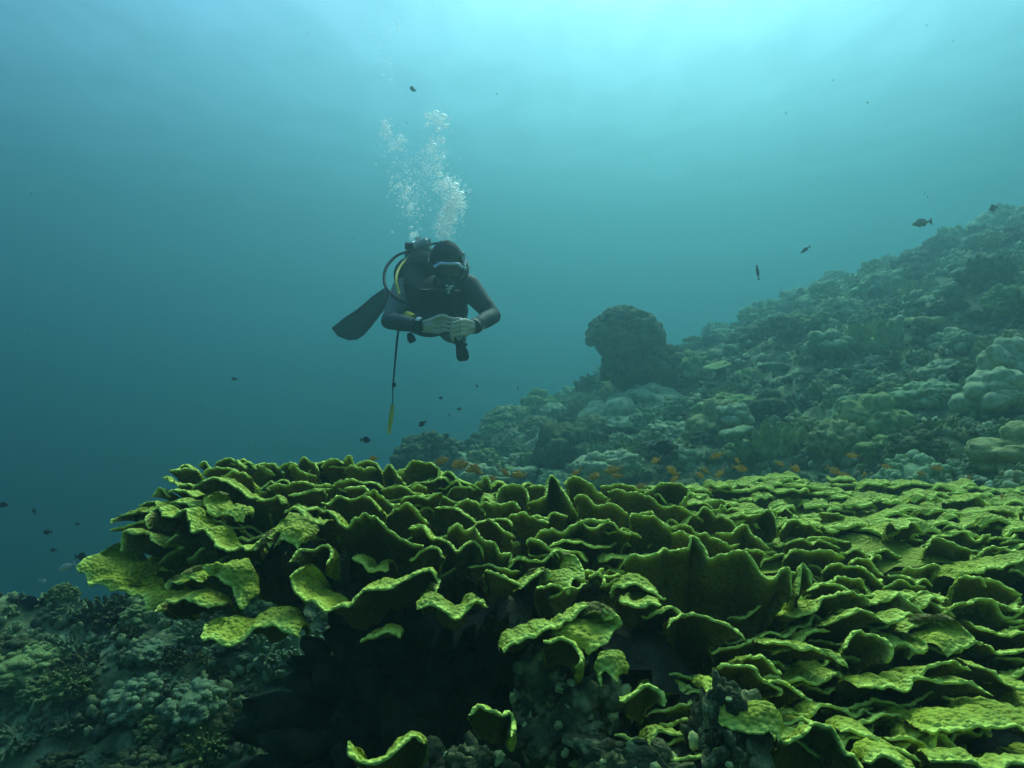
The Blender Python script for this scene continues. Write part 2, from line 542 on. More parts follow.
# leaf: depth of its rim, heading of its root, slope, length, rim outline seen from the front
LEAVES = [
 # the low lobes and shelves at the near left end
 (1.55, 60, 0, .20, '100,549 88,555 81,568 88,580 109,591 135,600 160,612'),
 (1.66, 40, 35, .16, '160,562 172,552 186,546 200,548 214,556'),
 (1.60, 30, 30, .16, '168,540 184,534 200,536 218,548'),
 (1.72, 35, 30, .18, '150,535 168,528 186,532 200,540'),
 (1.58, 40, 45, .16, '176,585 190,572 204,566 222,574'),
 (1.50, 30, 40, .16, '214,566 228,556 244,558 258,568'),
 (1.58, 10, 60, .20, '262,560 276,552 292,554 308,562'),
 (1.76, 35, 55, .20, '138,560 165,550 190,546 215,551 236,558'),
 (1.70, 30, 55, .20, '198,516 220,523 245,531 264,538'),
 (1.72, 40, 45, .20, '104,566 124,560 146,562 170,570'),
 (1.62, 50, 12, .16, '117,549 119,541 124,535 148,533 160,546'),
 (1.68, 50, 0, .20, '111,522 114,516 121,511 138,508 156,512'),
 (1.66, 45, 8, .16, '109,532 122,528 136,522 148,519'),
 (1.42, 15, 24, .15, '146,531 148,514 156,511 163,519 175,518 187,510 191,528 201,531 206,541 222,551 250,550 264,544'),
 (1.50, 10, 50, .12, '206,524 214,529 226,535 232,541 247,547'),
 (1.50, 25, -18, .09, '205,498 203,506 208,512 220,515 234,518 245,520'),
 (1.62, 10, 34, .22, '194,488 207,480 222,480 236,490 250,498 260,504'),
 (1.60, 15, 20, .16, '168,502 180,503 198,507'),
 (1.68, 15, 30, .16, '168,492 181,492 199,497'),
 (1.75, 12, 30, .16, '159,478 172,484 180,487 191,481 199,485'),
 (1.75, 30, 20, .15, '151,499 160,490 169,495'),
 (1.72, 35, 12, .15, '139,507 154,502 166,507'),
 (1.85, 10, 45, .14, '167,473 181,470 197,474'),
 (1.92, 10, 45, .14, '178,467 182,463 186,466 193,473'),
 (1.92, 5, 50, .14, '196,467 203,461 211,469'),
 (1.95, 5, 45, .14, '212,465 226,459 238,461 247,468'),
 (1.80, 5, 50, .14, '202,475 211,469 226,468 235,476'),
 (1.75, 5, 40, .14, '221,475 234,472 247,479'),
 (1.95, 0, 45, .14, '238,467 248,463 258,468'),
 (1.30, 55, -24, .07, '205,558 208,572 216,581 228,590 236,600 243,609'),
 (1.32, 20, 10, .16, '158,608 163,599 175,596 186,593 201,599 225,605'),
 (1.36, 35, -12, .11, '187,576 190,571 196,570 207,577'),
 (1.35, 40, -20, .11, '163,594 161,587 167,583 184,585'),
 (1.22, 10, 4, .20, '205,621 206,634 224,639 242,637 252,632 261,628 272,626 290,627 303,633'),
 (1.25, 5, 22, .18, '303,568 292,575 290,588 297,599 308,606 328,610 346,605 354,597 364,588 376,586 388,588 407,579 420,573 430,573 438,580 436,598'),
 (1.20, -10, 8, .15, '417,609 438,611 454,618 466,613 476,607 486,602'),
 (1.22, 5, 5, .11, '362,640 371,636 390,640 399,644'),
 (1.35, 5, 6, .13, '350,562 361,564 369,572 387,569'),
 # the broad front folds of the middle
 (1.40, 0, 45, .26, '322,506 330,513 340,521 349,525 357,517 365,511 375,515 385,527 400,537 416,541 424,546'),
 (1.42, 25, -30, .08, '276,523 283,531 292,537 307,542'),
 (1.48, 10, 25, .18, '283,514 292,508 302,512 314,519 324,523'),
 (1.55, 0, 50, .16, '322,503 342,499 365,497 377,505 380,511'),
 (1.52, 0, 46, .16, '386,520 396,511 408,505 420,515 429,524'),
 (1.45, 0, 40, .15, '409,530 420,527 431,537 441,542'),
 (1.38, 0, 40, .15, '411,559 422,550 435,549 442,557'),
 (1.70, 0, 45, .15, '269,486 291,486 306,482 314,487'),
 (1.60, 5, 40, .15, '258,499 269,498 279,495 285,503'),
 (1.60, 5, 30, .15, '286,499 297,494 305,495 319,491'),
 (1.95, 0, 60, .13, '354,469 361,464 373,465 382,473'),
 (1.97, 0, 70, .12, '344,462 349,457 353,460 355,469'),
 (1.97, 0, 50, .13, '321,467 334,460 345,463'),
 (1.97, 0, 60, .13, '298,462 304,456 310,460 321,469'),
 (1.85, 0, 60, .13, '286,467 293,464 299,470 315,479'),
 (1.97, 0, 50, .13, '257,466 267,462 281,469'),
 (1.97, 0, 50, .13, '276,468 286,463 297,468'),
 (1.95, 0, 56, .13, '405,468 412,463 427,466 437,472 437,479'),
 (1.90, 0, 55, .13, '383,471 390,464 396,472 403,479'),
 (1.80, 0, 50, .13, '411,485 418,482 426,489'),
 (1.72, 0, 45, .14, '381,489 396,486 410,490 426,497'),
 (1.62, 0, 45, .15, '401,501 408,496 424,498 441,495'),
 (1.72, 0, 40, .14, '344,487 357,485 370,491'),
 (1.65, 0, 42, .14, '364,494 375,489 382,495 395,505'),
 (1.80, 0, 40, .14, '335,483 349,480 365,484 382,488'),
 (1.75, 0, 40, .14, '313,487 322,483 330,486'),
 (1.38, 30, -20, .10, '257,545 262,537 270,540'),
 (1.38, 25, -22, .11, '273,549 280,540 290,542 298,553'),
 (1.33, 0, 30, .13, '292,564 299,552 310,550 318,547 326,549 329,556 327,566'),
 (1.85, 0, 65, .13, '496,499 499,489 510,484 521,485 527,491 529,500'),
 (1.92, 0, 70, .12, '527,489 536,486 546,487 548,494'),
 (1.72, 0, 60, .16, '527,501 541,498 547,492 549,481 553,477 558,480 565,494 572,505 578,515'),
 (1.80, 0, 65, .15, '564,483 566,479 573,476 586,480 597,489 608,498'),
 (1.68, 0, 60, .16, '574,498 578,493 589,497 597,507 609,505 623,512 629,519'),
 (1.68, 0, 55, .14, '454,506 463,500 474,502 485,512'),
 (1.70, 0, 50, .14, '480,502 486,498 496,505 513,503 521,508'),
 (1.58, 0, 45, .15, '434,508 449,505 463,513 475,523'),
 (1.70, 0, 50, .14, '409,497 422,498 437,495 458,501'),
 (1.50, 0, 45, .20, '475,526 488,522 502,527 513,537'),
 (1.58, 0, 45, .14, '480,520 498,517 508,520 512,527'),
 (1.60, 0, 45, .14, '508,519 521,517 535,520 550,524'),
 (1.64, 0, 48, .14, '524,518 537,517 547,520 552,514 567,515'),
 (1.52, 0, 55, .18, '534,536 545,528 562,530 576,520 594,522 610,520'),
 (1.42, 0, 40, .20, '526,545 533,538 541,540 551,552 559,559'),
 (1.48, 0, 30, .18, '548,546 570,540 590,545 611,549'),
 (1.42, 0, 50, .24, '409,528 422,526 435,538 447,546 457,550 470,541 478,546 483,555'),
 (1.50, 0, 60, .18, '448,529 456,522 465,530 475,524'),
 (1.42, 0, 60, .22, '475,528 482,536 492,542 500,554 511,556 509,563'),
 (1.30, -10, 30, .13, '485,575 496,577 508,579 522,586'),
 (1.32, -25, 12, .16, '520,586 535,576 545,566 549,569 548,582'),
 (1.25, 0, 50, .15, '538,594 547,586 558,587 565,594'),
 (1.33, -35, 8, .14, '572,559 582,567 584,577 572,581 567,590'),
 (1.33, 0, 50, .12, '589,576 597,571 605,580 603,589'),
 (1.25, 0, 0, .12, '468,602 476,598 489,606'),
 (1.95, 0, 65, .12, '470,492 480,481 484,476 489,480 491,490'),
 (1.95, 0, 60, .12, '440,477 448,471 456,478 462,486'),
 # the tall dark fronts right of the middle
 (1.80, 0, 60, .16, '608,492 629,494 639,497 650,499 664,507 680,508'),
 (1.92, 0, 55, .15, '644,494 658,486 672,483 686,486 688,491 679,504'),
 (1.92, 0, 50, .14, '600,487 614,484 628,486 646,491'),
 (1.68, 0, 60, .15, '638,512 648,510 658,517 670,524'),
 (1.72, 0, 60, .16, '676,508 685,509 695,513 705,508 717,517 728,520 742,528'),
 (1.55, 0, 66, .22, '629,517 632,514 639,516 654,519 666,529 676,539'),
 (1.55, 0, 60, .18, '663,526 682,526 695,532 705,532 717,542 728,547 740,543'),
 (1.48, 0, 60, .18, '671,532 682,530 693,537 695,545'),
 (1.52, 0, 50, .16, '580,522 596,525 606,521 616,526 624,533 631,535'),
 (1.33, 0, 72, .30, '624,564 628,557 636,553 658,554 668,552 682,554 691,548 695,539 704,548 710,561 721,556 736,552 750,558 760,570 769,578 779,574 786,571 791,577 794,593'),
 (1.75, 0, 60, .15, '731,520 746,515 764,510 773,515 776,526'),
 (1.60, 0, 55, .16, '716,535 732,533 748,529 756,538 770,549'),
 (1.50, 0, 45, .15, '745,551 754,548 770,557'),
 (1.22, 0, 14, .12, '612,596 619,589 629,587 637,587 654,593 667,599'),
 (1.19, 0, 26, .10, '618,597 631,602 646,604 659,600'),
 (1.15, -15, 16, .18, '504,650 517,642 533,634 546,628 558,624 570,617 587,608 610,610'),
 (1.10, 0, 40, .07, '543,640 558,637 576,643 580,650 574,663'),
 (1.15, -60, -12, .13, '604,621 617,618 620,628 606,644 588,651'),
 (1.22, 0, 25, .14, '642,622 655,611 670,606 685,613'),
 (1.18, 0, 34, .17, '666,623 675,615 690,618 701,614 716,622 729,625 740,633'),
 (1.02, 0, 36, .09, '618,694 634,690 652,689 661,693 663,704'),
 (1.02, 30, -20, .06, '603,690 601,682 608,678 618,684'),
 (.98, 0, 50, .07, '469,717 479,710 494,710 507,718 513,727 511,742'),
 (.95, 0, 42, .12, '350,734 354,745 364,753 381,754 398,745 412,746 422,755'),
 # the ridges at the near right
 (1.30, -25, 34, .18, '787,617 811,606 830,597 850,595 866,598 874,607'),
 (1.25, -25, 30, .18, '826,627 853,618 876,614 886,621 912,618 916,624'),
 (1.25, -20, 12, .18, '770,655 785,645 800,639 814,632 831,632'),
 (1.08, -10, 40, .16, '722,668 726,664 749,663 758,675 768,683 785,694 783,701'),
 (1.12, -5, 32, .14, '744,661 765,662 780,673'),
 (1.08, -5, 28, .14, '767,682 791,688 812,702'),
 (1.06, -10, 0, .10, '703,689 719,688 731,695'),
 (1.16, -10, 48, .17, '845,651 866,634 882,642 895,652 893,668'),
 (1.17, -20, 2, .18, '762,652 790,645 815,641 830,649 843,661 847,669'),
 (1.22, -30, -12, .16, '944,650 966,649 975,643 966,637'),
 (1.22, -20, 10, .20, '893,654 905,650 920,651 924,642 915,636'),
 (1.28, -15, 28, .16, '904,637 925,626 950,625 957,633'),
 (1.10, -20, 26, .17, '864,695 886,686 905,694 915,691 925,686 948,686 970,685 989,695'),
 (1.13, -20, 34, .16, '910,684 925,672 938,667 955,666 975,671'),
 (1.14, -10, 30, .18, '976,668 997,673 1014,689 1040,690'),
 (1.00, -10, 8, .26, '926,729 951,733 974,730 1000,735 1040,733 1070,738'),
 (1.00, 0, -10, .12, '718,719 739,730 768,722 773,731'),
 (.98, 0, 60, .20, '776,733 791,738 803,729 814,722 830,730 843,745 858,760 860,778'),
 (1.02, 0, 28, .16, '842,737 869,740 886,750 897,765'),
 (.95, 0, 10, .14, '858,761 879,756 899,763 917,772'),
 (.93, 0, 30, .16, '930,762 955,757 985,764 1030,760 1070,770'),
 (1.35, 0, 60, .16, '980,602 990,600 1003,613 1018,612 1040,607'),
 (1.30, -5, 28, .18, '966,617 983,626 1009,632 1050,635'),
 (1.22, -5, 30, .18, '990,648 1010,652 1035,650 1070,656'),
 (1.75, 0, 60, .13, '779,527 788,519 812,525 826,535'),
 (1.65, 0, 50, .14, '785,543 799,539 812,544 822,541 842,551'),
 (1.55, 0, 50, .15, '789,558 806,553 832,551 847,561'),
 (1.48, 0, 50, .18, '825,571 840,566 861,569 876,578 892,587'),
 (1.42, 0, 48, .16, '811,582 837,577 858,578 871,591 874,600'),
 (1.38, 0, 45, .16, '808,589 835,584 852,594'),
 (1.30, -10, 55, .14, '797,590 801,569 809,575 812,588'),
 (1.55, 0, 45, .14, '854,566 866,562 886,576'),
 (1.62, 0, 45, .14, '839,553 853,552 868,558'),
 (1.62, 0, 45, .14, '865,558 876,555 886,563'),
 (1.65, 0, 42, .14, '870,556 886,551 899,558'),
 (1.45, 0, 45, .16, '888,576 904,573 915,583 925,578 935,587'),
 (1.38, -10, 20, .16, '880,602 897,596 915,597 935,603 950,612'),
 (1.60, 0, 65, .17, '926,549 932,541 938,537 951,542 971,552'),
 (1.60, 0, 60, .15, '968,554 982,551 997,550 1014,551'),
 (1.50, -5, 24, .20, '956,575 979,569 1007,566 1045,557'),
 (1.42, 0, 45, .15, '960,581 974,580 986,587'),
 (1.42, 0, 50, .15, '983,581 997,582 1017,594'),
 (1.75, 0, 50, .14, '950,530 964,530 974,539 984,533 991,545'),
 (1.75, 0, 45, .14, '996,541 1010,538 1035,541'),
 (1.85, 0, 40, .13, '894,532 905,529 917,533'),
 (1.92, 0, 40, .13, '915,527 935,523 950,530'),
 (1.80, 0, 40, .13, '902,541 914,537 928,543'),
 (1.80, 0, 70, .20, '206,530 218,517 236,515 252,529'),
]

colony = thing('plate_coral', 'large bright yellow green coral of ruffled overlapping plates filling the foreground', 'coral', (.2, 1.7, -.5))
_k = 0
for (Y, az, t, L, s) in LEAVES:
    q = np.array([[float(a) for a in p.split(',')] for p in s.split()])
    ym = q[:, 1].mean()
    kk = .9 if t < 30 else .6
    if t < 22:
        L *= .68
        t += 6
    rim = np.array([at(px, py, Y - kk * (py - ym) * Y / FPX) for px, py in q])
    _k += 1
    add_plate(colony, rim, az, t, L, seed=_k, c=.6 if t > 30 else .7)

RIMS = np.concatenate(ROOTS)


def base_height(x, y, lift=0.0):
    P = np.stack([x, y], -1)
    d2 = ((P[..., None, :] - RIMS[None, :, :2]) ** 2).sum(-1) + .0004
    w = d2 ** -1.6
    return (w * RIMS[:, 2]).sum(-1) / w.sum(-1) + lift


def y_front(x):
    return np.interp(x, [-.9, -.75, -.5, -.2, -.02, .1, .3, .6, .9, 1.5], [1.70, 1.55, 1.42, 1.38, 1.30, 1.18, 1.12, 1.10, 1.08, 1.05])


# small leaves that fill the hollows between the large ones
rr = np.random.default_rng(3)
fills = 0
while fills < 105:
    x = rr.uniform(-.72, 1.25)
    y = rr.uniform(1.42, 2.15)
    if y < y_front(x) + .14 or x < -.9 + (2.1 - y) * .1:
        continue
    z = float(base_height(np.array([x]), np.array([y]))[0]) + rr.uniform(.025, .06)
    wd = rr.uniform(.035, .095)
    a = rr.uniform(-.5, .5)
    rim = [(x + wd * s * math.cos(a), y + wd * s * math.sin(a) * .7 - .02 * (1 - s * s), z + .022 * (1 - s * s) + rr.uniform(-.012, .012)) for s in np.linspace(-1, 1, 6)]
    add_plate(colony, rim, rr.uniform(-25, 25), rr.uniform(25, 60), rr.uniform(.09, .14), seed=300 + fills, rows=11, du=.007)
    fills += 1
    _k += 1


def field_height(x, y):
    P = np.stack([x, y, 0 * x], -1)
    return -.405 - .055 * (y - 1.9) + .035 * vnoise(P * 2.2, 71) + .02 * vnoise(P * 5, 72)


# the many smallest frills between the leaves
FR = [[], [], [], []]
off_ = 0
for k_ in range(400):
    x = rr.uniform(-.80, 1.30)
    y = rr.uniform(1.36, 2.2) if k_ < 230 else rr.uniform(1.12, 1.45)
    if y < y_front(x) + .10 or x < -.88 + max(0, 1.75 - y) * .5:
        continue
    z = float(base_height(np.array([x]), np.array([y]))[0]) + rr.uniform(.03, .075)
    if k_ >= 330:
        x, y = rr.uniform(.72, 1.7), rr.uniform(1.66, 2.25)
        z = float(field_height(np.array([x]), np.array([y]))[0]) + rr.uniform(.01, .035)
    wd = rr.uniform(.025, .06)
    a = rr.uniform(-.6, .6)
    rim = [(x + wd * s * math.cos(a), y + wd * s * math.sin(a) * .7 - .012 * (1 - s * s), z + .014 * (1 - s * s) + rr.uniform(-.008, .008)) for s in np.linspace(-1, 1, 5)]
    V_, F_, mg_, un_, _r = plate_mesh(rim, rr.uniform(-35, 35), rr.uniform(20, 62), rr.uniform(.06, .10), seed=900 + k_, rows=8, du=.008, th=.006)
    FR[0].append(V_); FR[1].append(F_ + off_); FR[2].append(mg_); FR[3].append(un_)
    off_ += len(V_)
_o = part('coral_frill', np.concatenate(FR[0]), np.concatenate(FR[1]), M_plate, colony)
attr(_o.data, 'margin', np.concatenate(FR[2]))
attr(_o.data, 'under', np.concatenate(FR[3]))
_o['kind'] = 'stuff'

# leaves of the lower right front, tier under tier
rows_ = 0
while rows_ < 44:
    px, py = rr.uniform(660, 1060), rr.uniform(606, 764)
    if py < 606 + max(0, 760 - px) * .9:
        continue
    Y = 1.40 - (py - 600) / 160 * .36
    c0 = at(px, py, Y)
    wd = rr.uniform(.05, .12)
    a = rr.uniform(-.1, .6)
    rim = [(c0[0] + wd * s * math.cos(a), c0[1] + wd * s * math.sin(a) * .8 - .03 * (1 - s * s), c0[2] + .02 * (1 - s * s) + rr.uniform(-.012, .012)) for s in np.linspace(-1, 1, 6)]
    add_plate(colony, rim, rr.uniform(-35, 10), rr.uniform(28, 62), rr.uniform(.10, .16), seed=700 + rows_, rows=13)
    rows_ += 1


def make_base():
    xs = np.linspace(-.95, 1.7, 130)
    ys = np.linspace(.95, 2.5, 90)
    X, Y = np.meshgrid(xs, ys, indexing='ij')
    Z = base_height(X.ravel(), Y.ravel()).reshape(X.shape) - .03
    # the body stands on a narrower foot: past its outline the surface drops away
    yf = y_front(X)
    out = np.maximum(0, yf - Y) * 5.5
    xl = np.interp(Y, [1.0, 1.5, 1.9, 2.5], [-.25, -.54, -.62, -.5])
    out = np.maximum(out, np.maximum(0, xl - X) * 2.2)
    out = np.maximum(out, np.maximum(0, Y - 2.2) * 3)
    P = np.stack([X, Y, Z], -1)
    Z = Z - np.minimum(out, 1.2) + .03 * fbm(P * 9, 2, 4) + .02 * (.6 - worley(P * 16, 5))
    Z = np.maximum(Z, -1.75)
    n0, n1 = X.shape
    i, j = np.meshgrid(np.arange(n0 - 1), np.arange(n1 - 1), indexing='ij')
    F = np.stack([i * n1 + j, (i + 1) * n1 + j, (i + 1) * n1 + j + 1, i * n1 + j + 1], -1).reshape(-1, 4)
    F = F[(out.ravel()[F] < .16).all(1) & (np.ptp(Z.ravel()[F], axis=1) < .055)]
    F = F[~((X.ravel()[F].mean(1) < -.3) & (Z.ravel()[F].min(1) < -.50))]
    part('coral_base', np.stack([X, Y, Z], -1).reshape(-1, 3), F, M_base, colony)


make_base()

# ------------------------------------------------------------------ the flat field of low plates behind it
field = thing('plate_coral', 'flat carpet of low scalloped yellow green coral plates behind the ruffled colony', 'coral', (1.4, 2.5, -.5))


placed = []
tries = 0
while len(placed) < 290 and tries < 20000:
    tries += 1
    y = rr.uniform(1.78, 3.35)
    x = rr.uniform(.34, .80 * y + .25)
    if x < .40 + .16 * (y - 1.8) + .08 * math.sin(y * 7):
        continue
    wd = rr.uniform(.04, .085) * (.7 + .3 * y / 2.4)
    if any((x - a) ** 2 + ((y - b) * 1.3) ** 2 < (.62 * (wd + c)) ** 2 for a, b, c in placed):
        continue
    placed.append((x, y, wd))
    z = float(field_height(np.array([x]), np.array([y]))[0]) + rr.uniform(0, .03)
    a = rr.uniform(-.45, .45)
    bow = rr.uniform(.25, .6)
    rim = [(x + wd * s * math.cos(a) - bow * wd * (1 - s * s) * math.sin(a) * -1, y + wd * s * math.sin(a) - bow * wd * (1 - s * s), z + .014 * (1 - s * s) + rr.uniform(-.008, .008)) for s in np.linspace(-1, 1, 6)]
    add_plate(field, rim, rr.uniform(-30, 30), rr.uniform(0, 22), wd * rr.uniform(1.3, 1.8), seed=500 + len(placed), rows=9, du=.012, c=.75, th=.013, ruffle=.6)


def make_field_base():
    xs = np.linspace(.15, 3.3, 120)
    ys = np.linspace(1.6, 3.7, 90)
    X, Y = np.meshgrid(xs, ys, indexing='ij')
    Z = field_height(X, Y) - .022
    out = np.maximum(0, Y - 3.35) * 3
    out = np.maximum(out, np.maximum(0, .42 + .16 * (Y - 1.8) - X) * 2)
    P = np.stack([X, Y, Z], -1)
    Z = Z - np.minimum(out, 1.1) + .03 * (.6 - worley(P * 9, 6)) + .012 * fbm(P * 25, 4, 2)
    n0, n1 = X.shape
    i, j = np.meshgrid(np.arange(n0 - 1), np.arange(n1 - 1), indexing='ij')
    F = np.stack([i * n1 + j, (i + 1) * n1 + j, (i + 1) * n1 + j + 1, i * n1 + j + 1], -1).reshape(-1, 4)
    o = part('coral_base', np.stack([X, Y, Z], -1).reshape(-1, 3), F, M_plate, field)
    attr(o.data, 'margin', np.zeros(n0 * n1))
    attr(o.data, 'under', np.full(n0 * n1, .1))


make_field_base()

# ------------------------------------------------------------------ coral heads of the reef slope
TONES = {
    'pale': ((.34, .42, .20), (.60, .70, .38)),
    'olive': ((.20, .28, .08), (.40, .50, .16)),
    'tan': ((.26, .29, .09), (.48, .51, .20)),
    'grey green': ((.21, .32, .14), (.43, .56, .28)),
    'dark brown': ((.07, .095, .035), (.17, .21, .08)),
}
M_tone = {k: mat('coral_' + k.replace(' ', '_'), a, b, scale=4.5, bump=1, bscale=26) for k, (a, b) in TONES.items()}


def blob(freq, amp, power=1.0, sub=5, flat=.7, seed=0, wob=.25):
    v, f = ICO[sub]
    p = v * (1 + wob * vnoise(v * 1.3, seed))[:, None]

    def knob(fr, sd):
        return np.clip(1 - 1.5 * worley(p * fr, sd) ** 2, 0, 1) ** power
    p = p * (1 - amp * .6 + amp * knob(freq, seed + 3) + amp * .4 * knob(freq * 2.4, seed + 4) + .10 * knob(max(8, freq * 4.2), seed + 8))[:, None]
    p[:, 2] *= flat
    return p, f


def cluster(seed, n=70, lo=.13, hi=.30, flat=.8, sub=3, jit=1):
    """a coral head made of many rounded lobes crowded together"""
    q = np.random.default_rng(seed)
    parts = [(ICO[3][0] * .78, ICO[3][1])]
    for _ in range(n):
        a, e = q.uniform(0, 2 * math.pi), math.asin(q.uniform(-.25, 1))
        dv = np.array([math.cos(a) * math.cos(e), math.sin(a) * math.cos(e), math.sin(e)])
        r = q.uniform(lo, hi)
        v, f = ICO[sub]
        w = v * (1 + .22 * vnoise(v * 2.4 + q.uniform(0, 50, 3), seed))[:, None]
        w = w + np.outer(np.clip(v @ dv, 0, 1), dv) * q.uniform(0, .5) * jit
        parts.append((w * r + dv * (.9 - jit * q.uniform(0, .2) + (.18 if jit == 1 else .05) * vnoise(dv[None] * 2.1, seed)[0]), f))
    V, F = join(parts)
    return np.array(V) * np.array([1, 1, flat]), F


def branches(seed, n=46, sub=1):
    q = np.random.default_rng(seed)
    parts = []
    v0, f0 = ICO[2]
    parts.append((v0 * np.array([.55, .55, .4]), f0))
    for _ in range(n):
        a, e = q.uniform(0, 2 * math.pi), math.asin(q.uniform(.12, 1))
        dv = np.array([math.cos(a) * math.cos(e), math.sin(a) * math.cos(e), math.sin(e) * .85])
        l = q.uniform(.75, 1.08)
        pts = [dv * .3, dv * l * .7 + q.normal(0, .05, 3), dv * l + q.normal(0, .06, 3)]
        parts.append(tube(pts, [.12, .10, .05], 5))
        for _ in range(2):
            d2 = dv + q.normal(0, .4, 3)
            parts.append(tube([dv * l * .65, dv * l * .65 + d2 * .3], [.08, .045], 5))
    V, F = join(parts)
    return np.array(V), F


def table(seed):
    q = np.random.default_rng(seed)
    n, rings = 40, 9
    V, F = [], []
    prof = [(.10, -.62), (.13, -.35), (.22, -.16), (.55, -.05), (.92, .02), (1.0, .06), (.97, .11), (.7, .09), (.4, .06), (.01, .03)]
    for (r, z) in prof:
        for k in range(n):
            t = 2 * math.pi * k / n
            rr_ = r * (1 + .16 * math.sin(2 * t + seed) + .08 * math.sin(5 * t + seed * 2)) if r > .3 else r
            V.append((rr_ * math.cos(t), rr_ * math.sin(t) * .8, z + .05 * math.sin(3 * t + seed) * r + q.normal(0, .012)))
    for i in range(len(prof) - 1):
        for k in range(n):
            F.append((i * n + k, i * n + (k + 1) % n, (i + 1) * n + (k + 1) % n, (i + 1) * n + k))
    F.append(tuple(range(n))[::-1])
    F.append(tuple((len(prof) - 1) * n + k for k in range(n)))
    return np.array(V) + np.array([0, 0, .55]), F


def mushroom(seed):
    n = 28
    prof = [(.30, -.7), (.25, -.3), (.30, 0), (.55, .12), (.9, .16), (1.0, .28), (.93, .42), (.6, .5), (.25, .46), (.02, .40)]
    V, F = [], []
    for (r, z) in prof:
        for k in range(n):
            t = 2 * math.pi * k / n
            q = r * (1 + .09 * math.sin(4 * t + seed) + .05 * math.sin(7 * t)) if r > .5 else r
            V.append((q * math.cos(t), q * math.sin(t), z + .06 * math.sin(4 * t + seed) * r))
    for i in range(len(prof) - 1):
        for k in range(n):
            F.append((i * n + k, i * n + (k + 1) % n, (i + 1) * n + (k + 1) % n, (i + 1) * n + k))
    F.append(tuple((len(prof) - 1) * n + k for k in range(n)))
    return np.array(V) + np.array([0, 0, .45]), F


def finger(seed, n=26):
    q = np.random.default_rng(seed)
    parts = []
    v0, f0 = ICO[2]
    parts.append((v0 * np.array([.8, .8, .35]), f0))
    for _ in range(n):
        a, r = q.uniform(0, 2 * math.pi), math.sqrt(q.uniform(0, 1)) * .72
        h = (1.05 - .55 * r) * q.uniform(.7, 1.05)
        w = q.uniform(.13, .2)
        b = np.array([r * math.cos(a), r * math.sin(a), 0])
        o = b * .35
        parts.append(tube([b, b + o * .5 + [0, 0, h * .5], b + o + [0, 0, h * .85], b + o * 1.05 + [0, 0, h]], [w, w * 1.05, w * .9, w * .35], 7))
    V, F = join(parts)
    return np.array(V), F


SHAPES = {
    'boulder_coral': [lambda s: blob(1.5, .46, .8, 5, .72, s), lambda s: blob(2.1, .44, .8, 5, .65, s), lambda s: cluster(s, 30, .3, .5, .7, 3), lambda s: blob(2.8, .40, .8, 5, .8, s)],
    'cauliflower_coral': [lambda s: cluster(s, 150, .08, .17, .8, 2), lambda s: cluster(s, 190, .07, .15, .75, 2), lambda s: cluster(s + 2, 210, .08, .14, .9, 2), lambda s: cluster(s + 3, 120, .10, .20, .7, 2), lambda s: cluster(s, 320, .07, .12, .92, 2, .35)],
    'bush_coral': [lambda s: branches(s), lambda s: branches(s + 5, 60)],
    'finger_coral': [lambda s: finger(s), lambda s: finger(s + 9, 34)],
    'table_coral': [lambda s: table(s), lambda s: table(s + 3)],
    'leather_coral': [lambda s: mushroom(s)],
}
WORDS = {'boulder_coral': 'lumpy boulder coral', 'cauliflower_coral': 'knobbly cauliflower coral', 'bush_coral': 'branching bush coral',
         'finger_coral': 'stubby finger coral', 'table_coral': 'flat topped table coral', 'leather_coral': 'mushroom shaped leather coral'}
_cache = {}


def head_mesh(kind, var):
    var = var % len(SHAPES[kind])
    if (kind, var) not in _cache:
        base = SHAPES[kind][var](17 * var + len(kind))
        _cache[(kind, var)] = new_mesh(kind, base[0], base[1], M_tone['olive'])
    return _cache[(kind, var)]


hr = np.random.default_rng(21)
HEADS = []


def place_head(kind, tone, x, y, size, label, group=None, var=None, sink=.25, sz=1.0, z=None, rot=None):
    zz = float(reef_height(np.array([x]), np.array([y]), True)[0]) if z is None else z
    o = link(kind, head_mesh(kind, int(hr.integers(0, 4)) if var is None else var), None,
             (x, y, zz - sink * size * sz * .3 + (.25 * size * sz if kind in ('boulder_coral', 'cauliflower_coral') else 0)),
             (hr.uniform(-.2, .2), hr.uniform(-.2, .2), hr.uniform(0, 6.28)) if rot is None else rot, (size, size, size * sz))
    o.material_slots[0].link = 'OBJECT'
    o.material_slots[0].material = M_tone[tone]
    tag(o, label, 'coral', group)
    HEADS.append((x, y, size))
    return o


# the corals one can single out
place_head('cauliflower_coral', 'dark brown', 1.44, 9.3, .53, 'big dim rounded bush of coral standing up against open water', var=4, sz=.86, z=.50, rot=(0, 0, 1))
place_head('cauliflower_coral', 'dark brown', 1.68, 9.4, .58, 'dim shoulder of coral under the big rounded bush', var=4, sz=.8, z=.08, rot=(0, 0, 2))
place_head('cauliflower_coral', 'dark brown', -.98, 8.6, .46, 'low dark dome of coral at the foot of the slope', var=2, z=-.98, sz=.8)
place_head('boulder_coral', 'pale', .66, 5.9, .15, 'pale smooth boulder coral just behind the plate coral crest', var=0, z=-.72)
place_head('boulder_coral', 'pale', .86, 6.0, .16, 'second pale smooth boulder coral touching the first behind the crest', var=1, z=-.68)
place_head('boulder_coral', 'pale', -.28, 5.6, .13, 'small pale blue grey boulder coral behind the orange fish', var=2, z=-.76)
place_head('leather_coral', 'grey green', 1.74, 5.6, .13, 'small pale capped mushroom coral on a dark stalk', var=0, z=-.46, sink=0)
place_head('boulder_coral', 'pale', 1.95, 6.4, .13, 'pale round coral knob above the mushroom coral', var=2, z=-.32)
place_head('boulder_coral', 'olive', 2.15, 7.2, .27, 'smooth olive brain shaped coral half way up the slope', var=1)
